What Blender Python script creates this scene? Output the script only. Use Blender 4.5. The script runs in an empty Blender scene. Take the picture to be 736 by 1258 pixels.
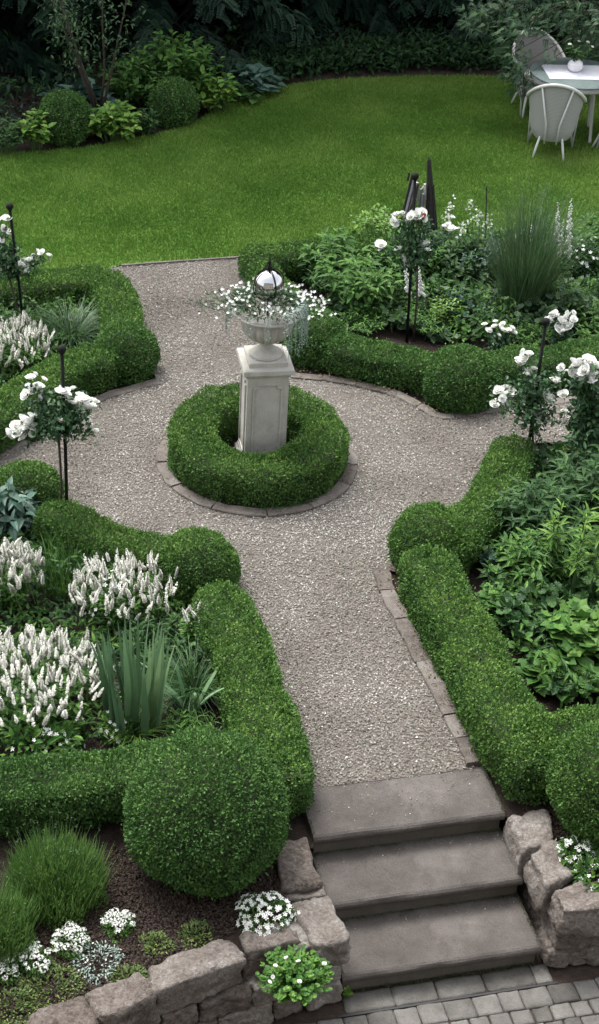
import bpy, math, random
import numpy as np
random.seed(7)
R = np.random.default_rng(11)
SC = bpy.context.scene
COL = SC.collection
rad = math.radians

# ---------------------------------------------------------------- camera
F_PX, PITCH, ROLL, CAM_H, PW, PH = 2000.0, rad(34), rad(3.5), 6.8, 736, 1258
cF = np.array([0, math.cos(PITCH), -math.sin(PITCH)])
cR0 = np.array([1.0, 0, 0]); cU0 = np.cross(cR0, cF)
cR = math.cos(ROLL) * cR0 + math.sin(ROLL) * cU0
cU = -math.sin(ROLL) * cR0 + math.cos(ROLL) * cU0
cam = bpy.data.objects.new('camera', bpy.data.cameras.new('camera'))
COL.objects.link(cam); SC.camera = cam
from mathutils import Matrix, Vector
m = Matrix(((cR[0], cU[0], -cF[0], 0), (cR[1], cU[1], -cF[1], 0), (cR[2], cU[2], -cF[2], CAM_H), (0, 0, 0, 1)))
cam.matrix_world = m
cam.data.sensor_fit = 'VERTICAL'; cam.data.sensor_height = 36.0
cam.data.lens = 36.0 * F_PX / PH
cam.data.clip_start = 0.1; cam.data.clip_end = 500

# ---------------------------------------------------------------- light
SUN_EL, SUN_AZ = rad(62), rad(-38)          # azimuth from +Y, negative = to the left
world = bpy.data.worlds.new('World'); SC.world = world; world.use_nodes = True
nt = world.node_tree; nt.nodes.clear()
sky = nt.nodes.new('ShaderNodeTexSky'); sky.sky_type = 'NISHITA'; sky.sun_disc = False
sky.sun_elevation = SUN_EL; sky.sun_rotation = SUN_AZ; sky.air_density = 1.3; sky.dust_density = 4.0; sky.ozone_density = 1.0
hsv = nt.nodes.new('ShaderNodeHueSaturation'); hsv.inputs['Saturation'].default_value = 0.28
bg = nt.nodes.new('ShaderNodeBackground'); bg.inputs['Strength'].default_value = 0.15
wo = nt.nodes.new('ShaderNodeOutputWorld')
nt.links.new(sky.outputs[0], hsv.inputs['Color']); nt.links.new(hsv.outputs[0], bg.inputs[0]); nt.links.new(bg.outputs[0], wo.inputs[0])
sl = bpy.data.lights.new('sun', 'SUN'); sl.energy = 1.1; sl.angle = rad(24); sl.color = (1.0, 0.98, 0.955)
so = bpy.data.objects.new('sun', sl); COL.objects.link(so)
sd = Vector((math.sin(SUN_AZ) * math.cos(SUN_EL), math.cos(SUN_AZ) * math.cos(SUN_EL), math.sin(SUN_EL)))
so.rotation_euler = sd.to_track_quat('Z', 'Y').to_euler(); so.location = (-6, 14, 20)
vs = SC.view_settings
vs.view_transform = 'Standard'; vs.look = 'None'; vs.gamma = 1.0; vs.use_curve_mapping = False
vs.exposure = 1.53

# ---------------------------------------------------------------- helpers: pixel -> world
def ray(x, y):
    return cF * F_PX + cR * (x - PW / 2) - cU * (y - PH / 2)
def G(x, y, z=0.0):
    d = ray(x, y); return np.array([0, 0, CAM_H]) + d * ((z - CAM_H) / d[2])
def A(x, y, Y):
    d = ray(x, y); return np.array([0, 0, CAM_H]) + d * (Y / d[1])
def nrm(v): return v / np.maximum(np.linalg.norm(v, axis=-1, keepdims=True), 1e-9)

# value noise, vectorised
def _h(i, j, k, s):
    n = (i * 374761393 + j * 668265263 + k * 2147483647 + s * 974634777) & 0xFFFFFFFF
    n = ((n ^ (n >> 13)) * 1274126177) & 0xFFFFFFFF
    return ((n ^ (n >> 16)) & 0xFFFF) / 65535.0
def vnoise(P, sc, seed=0):
    p = np.asarray(P, float) / sc + 1000.0
    i = np.floor(p).astype(np.int64); f = p - i; f = f * f * (3 - 2 * f)
    r = 0
    for a in (0, 1):
        for b in (0, 1):
            for c in (0, 1):
                w = (f[..., 0] if a else 1 - f[..., 0]) * (f[..., 1] if b else 1 - f[..., 1]) * (f[..., 2] if c else 1 - f[..., 2])
                r = r + w * _h(i[..., 0] + a, i[..., 1] + b, i[..., 2] + c, seed)
    return r - 0.5

# ---------------------------------------------------------------- mesh builder
class MB:
    def __init__(s): s.v = []; s.l = []; s.c = []; s.m = []; s.r = []; s.n = 0
    def add(s, V, faces, mat=0, rnd=None):
        V = np.asarray(V, float).reshape(-1, 3)
        cnt = np.array([len(f) for f in faces], np.int32)
        lo = np.array([i for f in faces for i in f], np.int32)
        s.v.append(V); s.l.append(lo + s.n); s.c.append(cnt); s.m.append(np.full(len(cnt), mat, np.int32))
        s.r.append(np.full(len(V), 0.5) if rnd is None else np.broadcast_to(np.asarray(rnd, float), (len(V),)))
        s.n += len(V)
    def inst(s, T, P, D, N, L, W, mat=0, rnd=None, tw=None):
        """copies of template T = (verts, faces); D along, N normal"""
        tv, tf = T; n = len(P)
        if n == 0: return
        D = nrm(D); S = nrm(np.cross(N, D)); N2 = np.cross(D, S)
        L = np.broadcast_to(L, (n,)); W = np.broadcast_to(W, (n,))
        u, v, w = tv[:, 0], tv[:, 1], tv[:, 2]
        V = (P[:, None, :] + D[:, None, :] * (u[None, :] * L[:, None])[..., None]
             + S[:, None, :] * (v[None, :] * W[:, None])[..., None]
             + N2[:, None, :] * (w[None, :] * (L if tw is None else W)[:, None])[..., None])
        cnt = np.array([len(f) for f in tf], np.int32); lo = np.array([i for f in tf for i in f], np.int32)
        k = len(tv)
        s.v.append(V.reshape(-1, 3))
        s.l.append((lo[None, :] + (np.arange(n) * k)[:, None]).ravel().astype(np.int32) + s.n)
        s.c.append(np.tile(cnt, n)); s.m.append(np.full(len(cnt) * n, mat, np.int32))
        if rnd is None: rnd = R.random(n)
        s.r.append(np.repeat(rnd, k)); s.n += n * k
    def box(s, c, h, mat=0, rz=0.0, rnd=0.5, taper=1.0):
        q = np.array([[x, y, z] for z in (-1, 1) for x, y in ((-1, -1), (1, -1), (1, 1), (-1, 1))], float)
        q[4:, :2] *= taper
        q = q * np.array(h); cr, sr = math.cos(rz), math.sin(rz)
        q = np.c_[q[:, 0] * cr - q[:, 1] * sr, q[:, 0] * sr + q[:, 1] * cr, q[:, 2]] + np.array(c)
        s.add(q, [(3, 2, 1, 0), (4, 5, 6, 7), (0, 1, 5, 4), (1, 2, 6, 5), (2, 3, 7, 6), (3, 0, 4, 7)], mat, rnd)
    def tube(s, pts, rr, n=6, mat=0, rnd=0.5):
        pts = np.asarray(pts, float); k = len(pts); rr = np.broadcast_to(rr, (k,))
        T = nrm(np.gradient(pts, axis=0)); ref = np.array([0, 0, 1.0]) if abs(T[0][2]) < 0.9 else np.array([1.0, 0, 0])
        U = nrm(np.cross(T, ref)); Vv = np.cross(T, U)
        a = np.arange(n) * 2 * math.pi / n
        ring = pts[:, None] + (U[:, None] * np.cos(a)[None, :, None] + Vv[:, None] * np.sin(a)[None, :, None]) * rr[:, None, None]
        fs = [(i * n + j, i * n + (j + 1) % n, (i + 1) * n + (j + 1) % n, (i + 1) * n + j) for i in range(k - 1) for j in range(n)]
        fs += [tuple(range(n - 1, -1, -1)), tuple((k - 1) * n + j for j in range(n))]
        s.add(ring.reshape(-1, 3), fs, mat, rnd)
    def lathe(s, prof, c, n=32, mat=0, rnd=0.5, flute=None):
        a = np.arange(n) * 2 * math.pi / n; V = []
        for i, (r, z) in enumerate(prof):
            rr = r * (1 + (flute(i, a) if flute else 0))
            V.append(np.c_[rr * np.cos(a), rr * np.sin(a), np.full(n, z)])
        k = len(prof)
        fs = [(i * n + j, i * n + (j + 1) % n, (i + 1) * n + (j + 1) % n, (i + 1) * n + j) for i in range(k - 1) for j in range(n)]
        fs += [tuple(range(n - 1, -1, -1)), tuple((k - 1) * n + j for j in range(n))]
        s.add(np.concatenate(V) + np.array(c), fs, mat, rnd)
    def sphere(s, c, r, nu=24, nv=12, mat=0, rnd=0.5):
        s.lathe([(max(1e-4, math.sin(math.pi * i / nv)) * r, -math.cos(math.pi * i / nv) * r) for i in range(nv + 1)], c, nu, mat, rnd)
    def build(s, name, mats, parent=None, smooth=False, origin=None):
        me = bpy.data.meshes.new(name)
        V = np.concatenate(s.v); L = np.concatenate(s.l); C_ = np.concatenate(s.c); M_ = np.concatenate(s.m); r_ = np.concatenate(s.r)
        if origin is not None: V = V - np.array(origin)
        me.vertices.add(len(V)); me.vertices.foreach_set('co', V.astype(np.float32).ravel())
        me.loops.add(len(L)); me.loops.foreach_set('vertex_index', L.astype(np.int32))
        me.polygons.add(len(C_)); me.polygons.foreach_set('loop_start', np.r_[0, np.cumsum(C_)[:-1]].astype(np.int32))
        try: me.polygons.foreach_set('loop_total', C_.astype(np.int32))
        except Exception: pass
        me.polygons.foreach_set('material_index', M_)
        me.polygons.foreach_set('use_smooth', np.full(len(C_), smooth))
        me.update(calc_edges=True)
        at = me.attributes.new('rnd', 'FLOAT', 'POINT'); at.data.foreach_set('value', r_.astype(np.float32))
        for mm in (mats if isinstance(mats, (list, tuple)) else [mats]): me.materials.append(mm)
        o = bpy.data.objects.new(name, me); COL.objects.link(o)
        if origin is not None: o.location = origin
        if parent is not None: o.parent = parent
        return o

def tag(o, label=None, cat=None, group=None, kind=None):
    if label: o['label'] = label
    if cat: o['category'] = cat
    if group: o['group'] = group
    if kind: o['kind'] = kind
    return o
def thing(name, label, cat, loc=(0, 0, 0), rz=0.0, group=None):
    o = bpy.data.objects.new(name, None); COL.objects.link(o); o.empty_display_size = 0.1
    o.location = tuple(float(q) for q in loc); o.rotation_euler = (0, 0, rz)
    return tag(o, label, cat, group)
def copy_tree(o, parent=None):
    c = o.copy(); COL.objects.link(c); c.parent = parent
    for ch in list(o.children): copy_tree(ch, c)
    return c

# ---------------------------------------------------------------- materials
def mat(name, rough=0.6, spec=0.5):
    m = bpy.data.materials.new(name); m.use_nodes = True
    b = m.node_tree.nodes['Principled BSDF']; b.inputs['Roughness'].default_value = rough
    b.inputs['Specular IOR Level'].default_value = spec
    return m, m.node_tree, b
def N_(nt, t, **k):
    n = nt.nodes.new(t)
    for a, v in k.items(): setattr(n, a, v)
    return n
def ramp(nt, stops):
    r = N_(nt, 'ShaderNodeValToRGB'); e = r.color_ramp.elements
    while len(e) < len(stops): e.new(0.5)
    for q, (p, c) in zip(e, stops): q.position = p; q.color = (*c, 1)
    return r
def noise(nt, scale, detail=4, rough=0.6):
    tc = N_(nt, 'ShaderNodeTexCoord'); n = N_(nt, 'ShaderNodeTexNoise'); n.inputs['Scale'].default_value = scale
    n.inputs['Detail'].default_value = detail; n.inputs['Roughness'].default_value = rough
    nt.links.new(tc.outputs['Object'], n.inputs['Vector']); return n
def leafmat(name, dark, mid, light, rough=0.45, spec=0.35, trans=0.22, patch=3.0, patchamt=0.35):
    """leaf colours differ leaf by leaf (attribute rnd) and a little by patch of the plant"""
    m, t, b = mat(name, rough, spec)
    at = N_(t, 'ShaderNodeAttribute', attribute_name='rnd')
    n = noise(t, patch, 3)
    ad = N_(t, 'ShaderNodeMath', operation='MULTIPLY_ADD'); ad.inputs[1].default_value = patchamt * 2; ad.inputs[2].default_value = -patchamt
    t.links.new(n.outputs['Fac'], ad.inputs[0])
    s = N_(t, 'ShaderNodeMath', operation='ADD', use_clamp=True)
    t.links.new(at.outputs['Fac'], s.inputs[0]); t.links.new(ad.outputs[0], s.inputs[1])
    r = ramp(t, [(0.0, dark), (0.55, mid), (1.0, light)]); t.links.new(s.outputs[0], r.inputs[0])
    t.links.new(r.outputs[0], b.inputs['Base Color'])
    tr = N_(t, 'ShaderNodeBsdfTranslucent'); t.links.new(r.outputs[0], tr.inputs['Color'])
    mx = N_(t, 'ShaderNodeMixShader'); mx.inputs[0].default_value = trans
    t.links.new(b.outputs[0], mx.inputs[1]); t.links.new(tr.outputs[0], mx.inputs[2])
    t.links.new(mx.outputs[0], t.nodes['Material Output'].inputs[0]); return m
def stonemat(name, stops, scale=6, bump=0.4, rough=0.85, fine=60, speck=0.3):
    m, t, b = mat(name, rough, 0.25)
    n = noise(t, scale, 8, 0.65); n2 = noise(t, fine, 6, 0.7)
    at = N_(t, 'ShaderNodeAttribute', attribute_name='rnd')
    a = N_(t, 'ShaderNodeMath', operation='MULTIPLY_ADD'); a.inputs[1].default_value = speck; t.links.new(n2.outputs['Fac'], a.inputs[0]); t.links.new(n.outputs['Fac'], a.inputs[2])
    c = N_(t, 'ShaderNodeMath', operation='MULTIPLY_ADD'); c.inputs[1].default_value = 0.45; t.links.new(at.outputs['Fac'], c.inputs[0]); t.links.new(a.outputs[0], c.inputs[2])
    d = N_(t, 'ShaderNodeMath', operation='SUBTRACT', use_clamp=True); d.inputs[1].default_value = 0.225 + speck / 2; t.links.new(c.outputs[0], d.inputs[0])
    r = ramp(t, stops); t.links.new(d.outputs[0], r.inputs[0]); t.links.new(r.outputs[0], b.inputs['Base Color'])
    bm_ = N_(t, 'ShaderNodeBump'); bm_.inputs['Strength'].default_value = bump; bm_.inputs['Distance'].default_value = 0.02
    t.links.new(a.outputs[0], bm_.inputs['Height']); t.links.new(bm_.outputs[0], b.inputs['Normal']); return m
def plain(name, col, rough=0.6, spec=0.4, metal=0.0, var=0.12, scale=25):
    m, t, b = mat(name, rough, spec); b.inputs['Metallic'].default_value = metal
    n = noise(t, scale, 4)
    lo = tuple(c * (1 - var) for c in col); hi = tuple(min(1, c * (1 + var)) for c in col)
    r = ramp(t, [(0.3, lo), (0.7, hi)]); t.links.new(n.outputs['Fac'], r.inputs[0]); t.links.new(r.outputs[0], b.inputs['Base Color']); return m

BOX = leafmat('box_leaf', (0.036, 0.086, 0.022), (0.082, 0.172, 0.036), (0.175, 0.285, 0.065), patch=2.2, patchamt=0.38, rough=0.6, spec=0.2)
BOXD = leafmat('box_leaf_deep', (0.034, 0.084, 0.024), (0.072, 0.158, 0.038), (0.145, 0.255, 0.062), patch=2.2, patchamt=0.30, rough=0.6, spec=0.2)
TWIG = plain('twig', (0.030, 0.045, 0.018), 0.9)
BARK = plain('bark', (0.045, 0.036, 0.027), 0.9, var=0.4)
STEM = plain('green_stem', (0.06, 0.11, 0.03), 0.6)
LF_MID = leafmat('leaf_mid', (0.026, 0.075, 0.016), (0.056, 0.142, 0.026), (0.125, 0.235, 0.045), spec=.25, rough=.55)
LF_DARK = leafmat('leaf_dark', (0.015, 0.045, 0.015), (0.034, 0.088, 0.024), (0.075, 0.155, 0.042), spec=.25, rough=.55)
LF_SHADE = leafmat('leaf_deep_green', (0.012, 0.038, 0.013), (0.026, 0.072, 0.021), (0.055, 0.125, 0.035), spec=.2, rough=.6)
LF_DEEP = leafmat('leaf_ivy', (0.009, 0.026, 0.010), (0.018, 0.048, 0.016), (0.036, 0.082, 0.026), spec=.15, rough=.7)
LF_LIGHT = leafmat('leaf_light', (0.055, 0.140, 0.025), (0.120, 0.240, 0.040), (0.220, 0.340, 0.060))
LF_GER = leafmat('leaf_geranium', (0.035, 0.110, 0.018), (0.075, 0.190, 0.030), (0.150, 0.290, 0.045))
LF_ROSE = leafmat('leaf_rose', (0.016, 0.050, 0.020), (0.034, 0.090, 0.034), (0.075, 0.150, 0.055), rough=.4)
LF_BLUE = leafmat('leaf_blue', (0.024, 0.060, 0.040), (0.050, 0.105, 0.076), (0.095, 0.165, 0.125), trans=0.1)
LF_IRIS = leafmat('leaf_iris', (0.060, 0.125, 0.060), (0.120, 0.220, 0.110), (0.200, 0.310, 0.150), rough=0.5)
LF_LAV = leafmat('leaf_lavender', (0.055, 0.130, 0.030), (0.110, 0.215, 0.050), (0.185, 0.300, 0.085))
LF_GRASS = leafmat('leaf_ornamental_grass', (0.022, 0.060, 0.022), (0.050, 0.110, 0.040), (0.130, 0.180, 0.090))
LF_FOX = leafmat('leaf_dull', (0.025, 0.060, 0.025), (0.055, 0.110, 0.045), (0.100, 0.170, 0.070))
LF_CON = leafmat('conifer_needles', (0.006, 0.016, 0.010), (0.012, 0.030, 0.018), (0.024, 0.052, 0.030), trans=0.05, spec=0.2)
LF_BOUGH = leafmat('bough_needles', (0.018, 0.048, 0.022), (0.042, 0.098, 0.044), (0.095, 0.170, 0.070), trans=0.1)
LF_SILVER = leafmat('leaf_silver', (0.14, 0.20, 0.17), (0.24, 0.31, 0.27), (0.36, 0.42, 0.36), trans=0.1)
MOSS = leafmat('moss', (0.05, 0.09, 0.02), (0.10, 0.16, 0.04), (0.20, 0.24, 0.08))
PETAL = leafmat('white_petal', (0.80, 0.82, 0.74), (0.88, 0.88, 0.84), (0.92, 0.92, 0.90), rough=0.6, spec=0.2, trans=0.3, patchamt=0.1)
SPIKE = leafmat('salvia_petal', (0.40, 0.42, 0.32), (0.74, 0.73, 0.68), (0.90, 0.88, 0.85), rough=0.7, spec=0.15, trans=0.25, patchamt=0.15)
BUD = plain('bud', (0.45, 0.07, 0.05), 0.6)
BLACKIRON = plain('black_iron', (0.007, 0.007, 0.007), 0.75, 0.2, var=0.3)
CHROME, _t, _b = mat('mirror_steel', 0.05); _b.inputs['Metallic'].default_value = 1.0
_n = noise(_t, 40, 3); _r = ramp(_t, [(0.3, (0.50, 0.50, 0.51)), (0.7, (0.58, 0.58, 0.58))]); _t.links.new(_n.outputs['Fac'], _r.inputs[0]); _t.links.new(_r.outputs[0], _b.inputs['Base Color'])
def weather(m, col, amt=.6, z0=0.0):
    """rain streaks and lichen: a stain with its own shape, running down the stone"""
    t = m.node_tree; b = t.nodes['Principled BSDF']; src = b.inputs['Base Color'].links[0].from_socket
    tc = N_(t, 'ShaderNodeTexCoord'); mp = N_(t, 'ShaderNodeMapping'); mp.inputs['Scale'].default_value = (11, 11, 4.0); t.links.new(tc.outputs['Object'], mp.inputs[0])
    n = N_(t, 'ShaderNodeTexNoise'); n.inputs['Scale'].default_value = 1.0; n.inputs['Detail'].default_value = 6; n.inputs['Roughness'].default_value = .7; t.links.new(mp.outputs[0], n.inputs['Vector'])
    rp = ramp(t, [(.52, (0, 0, 0)), (.80, (amt, amt, amt))]); t.links.new(n.outputs['Fac'], rp.inputs[0])
    mx = N_(t, 'ShaderNodeMixRGB'); mx.inputs['Color2'].default_value = (*col, 1); t.links.new(rp.outputs[0], mx.inputs['Fac']); t.links.new(src, mx.inputs['Color1']); t.links.new(mx.outputs[0], b.inputs['Base Color'])
LIME = stonemat('weathered_limestone', [(0.0, (0.18, 0.17, 0.14)), (0.4, (0.38, 0.365, 0.325)), (1.0, (0.55, 0.535, 0.49))], 6, 0.5, fine=70, speck=0.5)
weather(LIME, (0.20, 0.195, 0.145), .5)
SAND = stonemat('step_sandstone', [(0.12, (0.035, 0.031, 0.028)), (0.42, (0.079, 0.069, 0.062)), (0.85, (0.168, 0.151, 0.137))], 2.6, 0.6, fine=120, speck=0.75)
weather(SAND, (0.045, 0.040, 0.034), .75)
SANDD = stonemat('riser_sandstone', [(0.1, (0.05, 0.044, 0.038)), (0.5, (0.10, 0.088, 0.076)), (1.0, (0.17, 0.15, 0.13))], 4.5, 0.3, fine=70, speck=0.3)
WALLST = stonemat('rubble_sandstone', [(0.05, (0.055, 0.044, 0.036)), (0.35, (0.14, 0.115, 0.098)), (0.6, (0.215, 0.190, 0.168)), (0.95, (0.38, 0.365, 0.335))], 9, 1.0, fine=48, speck=1.25)
KERB = stonemat('kerb_stone', [(0.1, (0.07, 0.058, 0.048)), (0.5, (0.15, 0.130, 0.114)), (0.95, (0.26, 0.24, 0.215))], 10, 0.9, fine=90, speck=0.8)
SETT = stonemat('sett_stone', [(0.1, (0.05, 0.047, 0.042)), (0.5, (0.108, 0.102, 0.092)), (0.95, (0.19, 0.18, 0.165))], 9, 0.7, fine=90, speck=0.6)
SOIL = stonemat('soil', [(0.0, (0.012, 0.009, 0.007)), (0.5, (0.030, 0.021, 0.016)), (1.0, (0.065, 0.046, 0.036))], 14, 1.0, fine=90, speck=0.7, rough=0.95)
CRUMB = stonemat('soil_crumb', [(0.0, (0.016, 0.011, 0.008)), (0.5, (0.040, 0.028, 0.022)), (1.0, (0.10, 0.075, 0.06))], 30, 0.5, fine=90)
GRAVBASE = stonemat('gravel_bed', [(0.0, (0.10, 0.085, 0.075)), (0.5, (0.19, 0.165, 0.145)), (1.0, (0.30, 0.27, 0.24))], 60, 1.0, fine=140, speck=0.7)
WHITEMETAL = plain('painted_cane', (0.52, 0.52, 0.50), 0.5, var=0.06)
TABLECLOTH = plain('white_linen', (0.70, 0.70, 0.74), 0.8, var=0.04)
TABLETOP = plain('grey_green_table', (0.16, 0.20, 0.19), 0.4, var=0.15)
GLAZE = plain('white_glaze', (0.72, 0.70, 0.72), 0.2, 0.6, var=0.03)
DARKWOOD = plain('dark_wood', (0.022, 0.019, 0.018), 0.7, var=0.4, scale=40)
PALESLAT = plain('pale_slat', (0.48, 0.44, 0.42), 0.7, var=0.3, scale=40)
GREYSLAT = plain('grey_slat', (0.17, 0.165, 0.185), 0.7, var=0.3, scale=40)
SLOT = plain('drain_iron', (0.02, 0.02, 0.02), 0.6)
# woven fibre
LOOM, _t, _b = mat('woven_fibre', 0.85, 0.15)
_tc = N_(_t, 'ShaderNodeTexCoord'); _w = N_(_t, 'ShaderNodeTexWave'); _w.bands_direction = 'Z'; _w.inputs['Scale'].default_value = 20; _w.inputs['Distortion'].default_value = 1.5
_t.links.new(_tc.outputs['Object'], _w.inputs['Vector']); _r = ramp(_t, [(0.0, (0.27, 0.265, 0.26)), (1.0, (0.40, 0.39, 0.38))]); _t.links.new(_w.outputs['Fac'], _r.inputs[0]); _t.links.new(_r.outputs[0], _b.inputs['Base Color'])
# gravel pebbles: colour by pebble
PEB, _t, _b = mat('pebble', 0.8, 0.3)
_at = N_(_t, 'ShaderNodeAttribute', attribute_name='rnd')
_r = ramp(_t, [(0.0, (0.060, 0.054, 0.046)), (0.2, (0.125, 0.116, 0.099)), (0.42, (0.222, 0.208, 0.176)), (0.6, (0.205, 0.176, 0.147)), (0.75, (0.265, 0.251, 0.216)), (0.92, (0.33, 0.318, 0.28)), (1.0, (0.54, 0.52, 0.48))])
_t.links.new(_at.outputs['Fac'], _r.inputs[0]); _t.links.new(_r.outputs[0], _b.inputs['Base Color'])
# lawn
LAWNB, _t, _b = mat('turf', 0.9, 0.1)
_n = noise(_t, 1.1, 5); _r = ramp(_t, [(0.3, (0.050, 0.115, 0.018)), (0.7, (0.090, 0.180, 0.030))]); _t.links.new(_n.outputs['Fac'], _r.inputs[0]); _t.links.new(_r.outputs[0], _b.inputs['Base Color'])
GRASSM = leafmat('grass_blade', (0.066, 0.150, 0.022), (0.122, 0.235, 0.036), (0.250, 0.345, 0.085), rough=0.6, spec=0.15, trans=0.25, patch=1.1, patchamt=0.55)

# ---------------------------------------------------------------- templates
T_DIA = (np.array([(0, 0, 0), (.45, -.5, .10), (1, 0, 0), (.45, .5, .10)], float), [(0, 1, 2, 3)])
def leaf8(droop=0.25, fold=0.10, w1=.42, w2=.36, p1=.33, p2=.70):
    z = lambda u: -droop * u * u
    return (np.array([(0, 0, 0), (p1, -w1, z(p1) + fold), (p1, 0, z(p1)), (p1, w1, z(p1) + fold), (p2, -w2, z(p2) + fold * .8), (p2, 0, z(p2)), (p2, w2, z(p2) + fold * .8), (1, 0, z(1))], float),
            [(0, 1, 2), (0, 2, 3), (1, 4, 5, 2), (2, 5, 6, 3), (4, 7, 5), (5, 7, 6)])
T_LEAF = leaf8(); T_LANCE = leaf8(0.3, 0.06, .5, .40, .3, .62); T_ROUND = leaf8(0.2, 0.14, .48, .50, .25, .65)
def lobed(n=5, depth=0.45, cup=0.12):
    v = [(0.35, 0, 0)]; k = n * 2 + 1
    for i in range(k):
        a = math.pi * (0.92 - 1.84 * i / (k - 1)); r = 0.62 if i % 2 == 1 else 0.62 * (1 - depth) + 0.06
        if i in (0, k - 1): r = 0.38
        v.append((0.35 + r * math.cos(a), r * math.sin(a) * 1.0, cup * (1 if i % 2 else .4) * r))
    v = np.array(v); return v, [(0, i + 1, i + 2) for i in range(k - 1)] + [(0, k, 1)]
T_LOBE = lobed(5, .42); T_SCAL = lobed(7, .18, .2)
def floret(n=5, cup=.12):
    v = [(0, 0, 0)]; f = []
    for i in range(n):
        a = 2 * math.pi * i / n
        for da, r, z in ((-.45, .32, cup * .5), (0, .5, cup), (.45, .32, cup * .5)):
            v.append((r * math.cos(a + da), r * math.sin(a + da), z))
        f.append((0, 3 * i + 1, 3 * i + 2, 3 * i + 3))
    return np.array(v), f
T_FLO = floret()
T_OCT = (np.array([(.5, 0, 0), (0, .5, .0), (-.5, 0, .05), (0, -.5, 0), (.08, .05, .3), (0, 0, -.3)], float), [(0, 1, 4), (1, 2, 4), (2, 3, 4), (3, 0, 4), (1, 0, 5), (2, 1, 5), (3, 2, 5), (0, 3, 5)])
T_TRI = (np.array([(0, -.5, 0), (0, .5, 0), (.55, .12, .12), (1, 0, .35)], float), [(0, 1, 2), (0, 2, 3)])
def frond(n=9, ang=60, lw=.16, ll=.34, droop=.25):
    v = []; f = []
    for i in range(n):
        u = (i + .6) / n; l = ll * (1 - .55 * u)
        for sgn in (-1, 1):
            a = rad(ang) * sgn; dx, dy = math.cos(a), math.sin(a); z = -droop * u * u; k = len(v)
            px, py = -dy * lw * .5 * l / ll, dx * lw * .5 * l / ll
            v += [(u, 0, z), (u + dx * l * .5 + px, dy * l * .5 + py, z), (u + dx * l, dy * l, z - .05), (u + dx * l * .5 - px, dy * l * .5 - py, z)]
            f.append((k, k + 1, k + 2, k + 3))
    return np.array(v), f
T_FROND = frond(); T_SPRAY = frond(6, 40, .30, .42, .35)

def rdir(n):
    v = R.normal(size=(n, 3)); return nrm(v)
def perp(D):
    return nrm(np.cross(D, rdir(len(D))) + 1e-6)

# ---------------------------------------------------------------- setting
ST_A = rad(15)
STO = np.array([0.2, 6.73]); STX = np.array([math.cos(ST_A), math.sin(ST_A)]); STY = np.array([-math.sin(ST_A), math.cos(ST_A)])
STW = 1.165
def sp(u, v, z):   # step frame: u across from the left edge, v towards the path
    p = STO + STX * u + STY * v; return np.array([p[0], p[1], z])
def inpoly(P, poly):
    x, y = P[:, 0], P[:, 1]; c = np.zeros(len(P), bool); n = len(poly)
    for i in range(n):
        x1, y1 = poly[i][:2]; x2, y2 = poly[(i + 1) % n][:2]
        if y1 == y2: continue
        c ^= ((y1 > y) != (y2 > y)) & (x < (x2 - x1) * (y - y1) / (y2 - y1) + x1)
    return c
def catmull(pts, step=0.05, closed=False):
    P = np.array([p[:2] for p in pts], float)
    if closed: P = np.vstack([P[-1], P, P[0], P[1]])
    else: P = np.vstack([2 * P[0] - P[1], P, 2 * P[-1] - P[-2]])
    out = []
    for i in range(1, len(P) - 2):
        n = max(2, int(np.linalg.norm(P[i + 1] - P[i]) / step))
        t = np.linspace(0, 1, n, endpoint=False)[:, None]
        a, b, c, d = P[i - 1], P[i], P[i + 1], P[i + 2]
        out.append(0.5 * (2 * b + (c - a) * t + (2 * a - 5 * b + 4 * c - d) * t ** 2 + (-a + 3 * b - 3 * c + d) * t ** 3))
    out = np.vstack(out)
    return out if closed else np.vstack([out, P[-2]])

# wall front lines (world xy): left from the step corner to the lower left, right from the step corner to the right
WLC = np.array([0.40, 5.97]); WLD = nrm(np.array([-0.87 - WLC[0], 5.39 - WLC[1]]))
WRC = np.array([1.575, 6.27]); WRD = nrm(np.array([1.0, 0.20]))
LOWZ = -0.48
# ground: one great sheet at the lower level, far behind and around
mb = MB(); mb.add([(-200, -60, -0.62), (200, -60, -0.62), (200, 400, -0.62), (-200, 400, -0.62)], [(0, 1, 2, 3)]); tag(mb.build('ground', SOIL), kind='structure')
# upper terrace of garden soil as a fine grid, cut out where the steps and the low yard are
def in_terrace(p):
    q = p - STO; u = q @ STX; v = q @ STY
    steps = (u > -0.14) & (u < STW + 0.10) & (v < 0.0) | (u > .03) & (u < STW - .03) & (v < .32)
    a = (p - WLC); leftlow = (a[:, 0] * -WLD[1] + a[:, 1] * WLD[0] > -0.10) & (u < 0.1)
    b = (p - WRC); rightlow = (b[:, 0] * WRD[1] - b[:, 1] * WRD[0] > -0.10) & (u > STW - 0.1)
    return ~(steps | leftlow | rightlow)
gx = np.arange(-7, 9.001, 0.05); gy = np.arange(3.0, 24.001, 0.05)
X, Y = np.meshgrid(gx, gy); PTS = np.c_[X.ravel(), Y.ravel(), np.zeros(X.size)]
nearf = PTS[:, 1] < 7.0
PTS[:, 2] = -0.02 + vnoise(PTS, 0.5, 3) * 0.02 + vnoise(PTS, 0.09, 4) * 0.022
PTS[:, 2] -= 0.02 * (PTS[:, 1] < 7.2)
nx_, ny_ = len(gx), len(gy)
cx_ = (gx[:-1] + gx[1:]) / 2; cy_ = (gy[:-1] + gy[1:]) / 2; CX, CY = np.meshgrid(cx_, cy_); keep = in_terrace(np.c_[CX.ravel(), CY.ravel()])
ii, jj = np.divmod(np.nonzero(keep)[0], nx_ - 1)
Q = np.c_[ii * nx_ + jj, ii * nx_ + jj + 1, (ii + 1) * nx_ + jj + 1, (ii + 1) * nx_ + jj]
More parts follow.
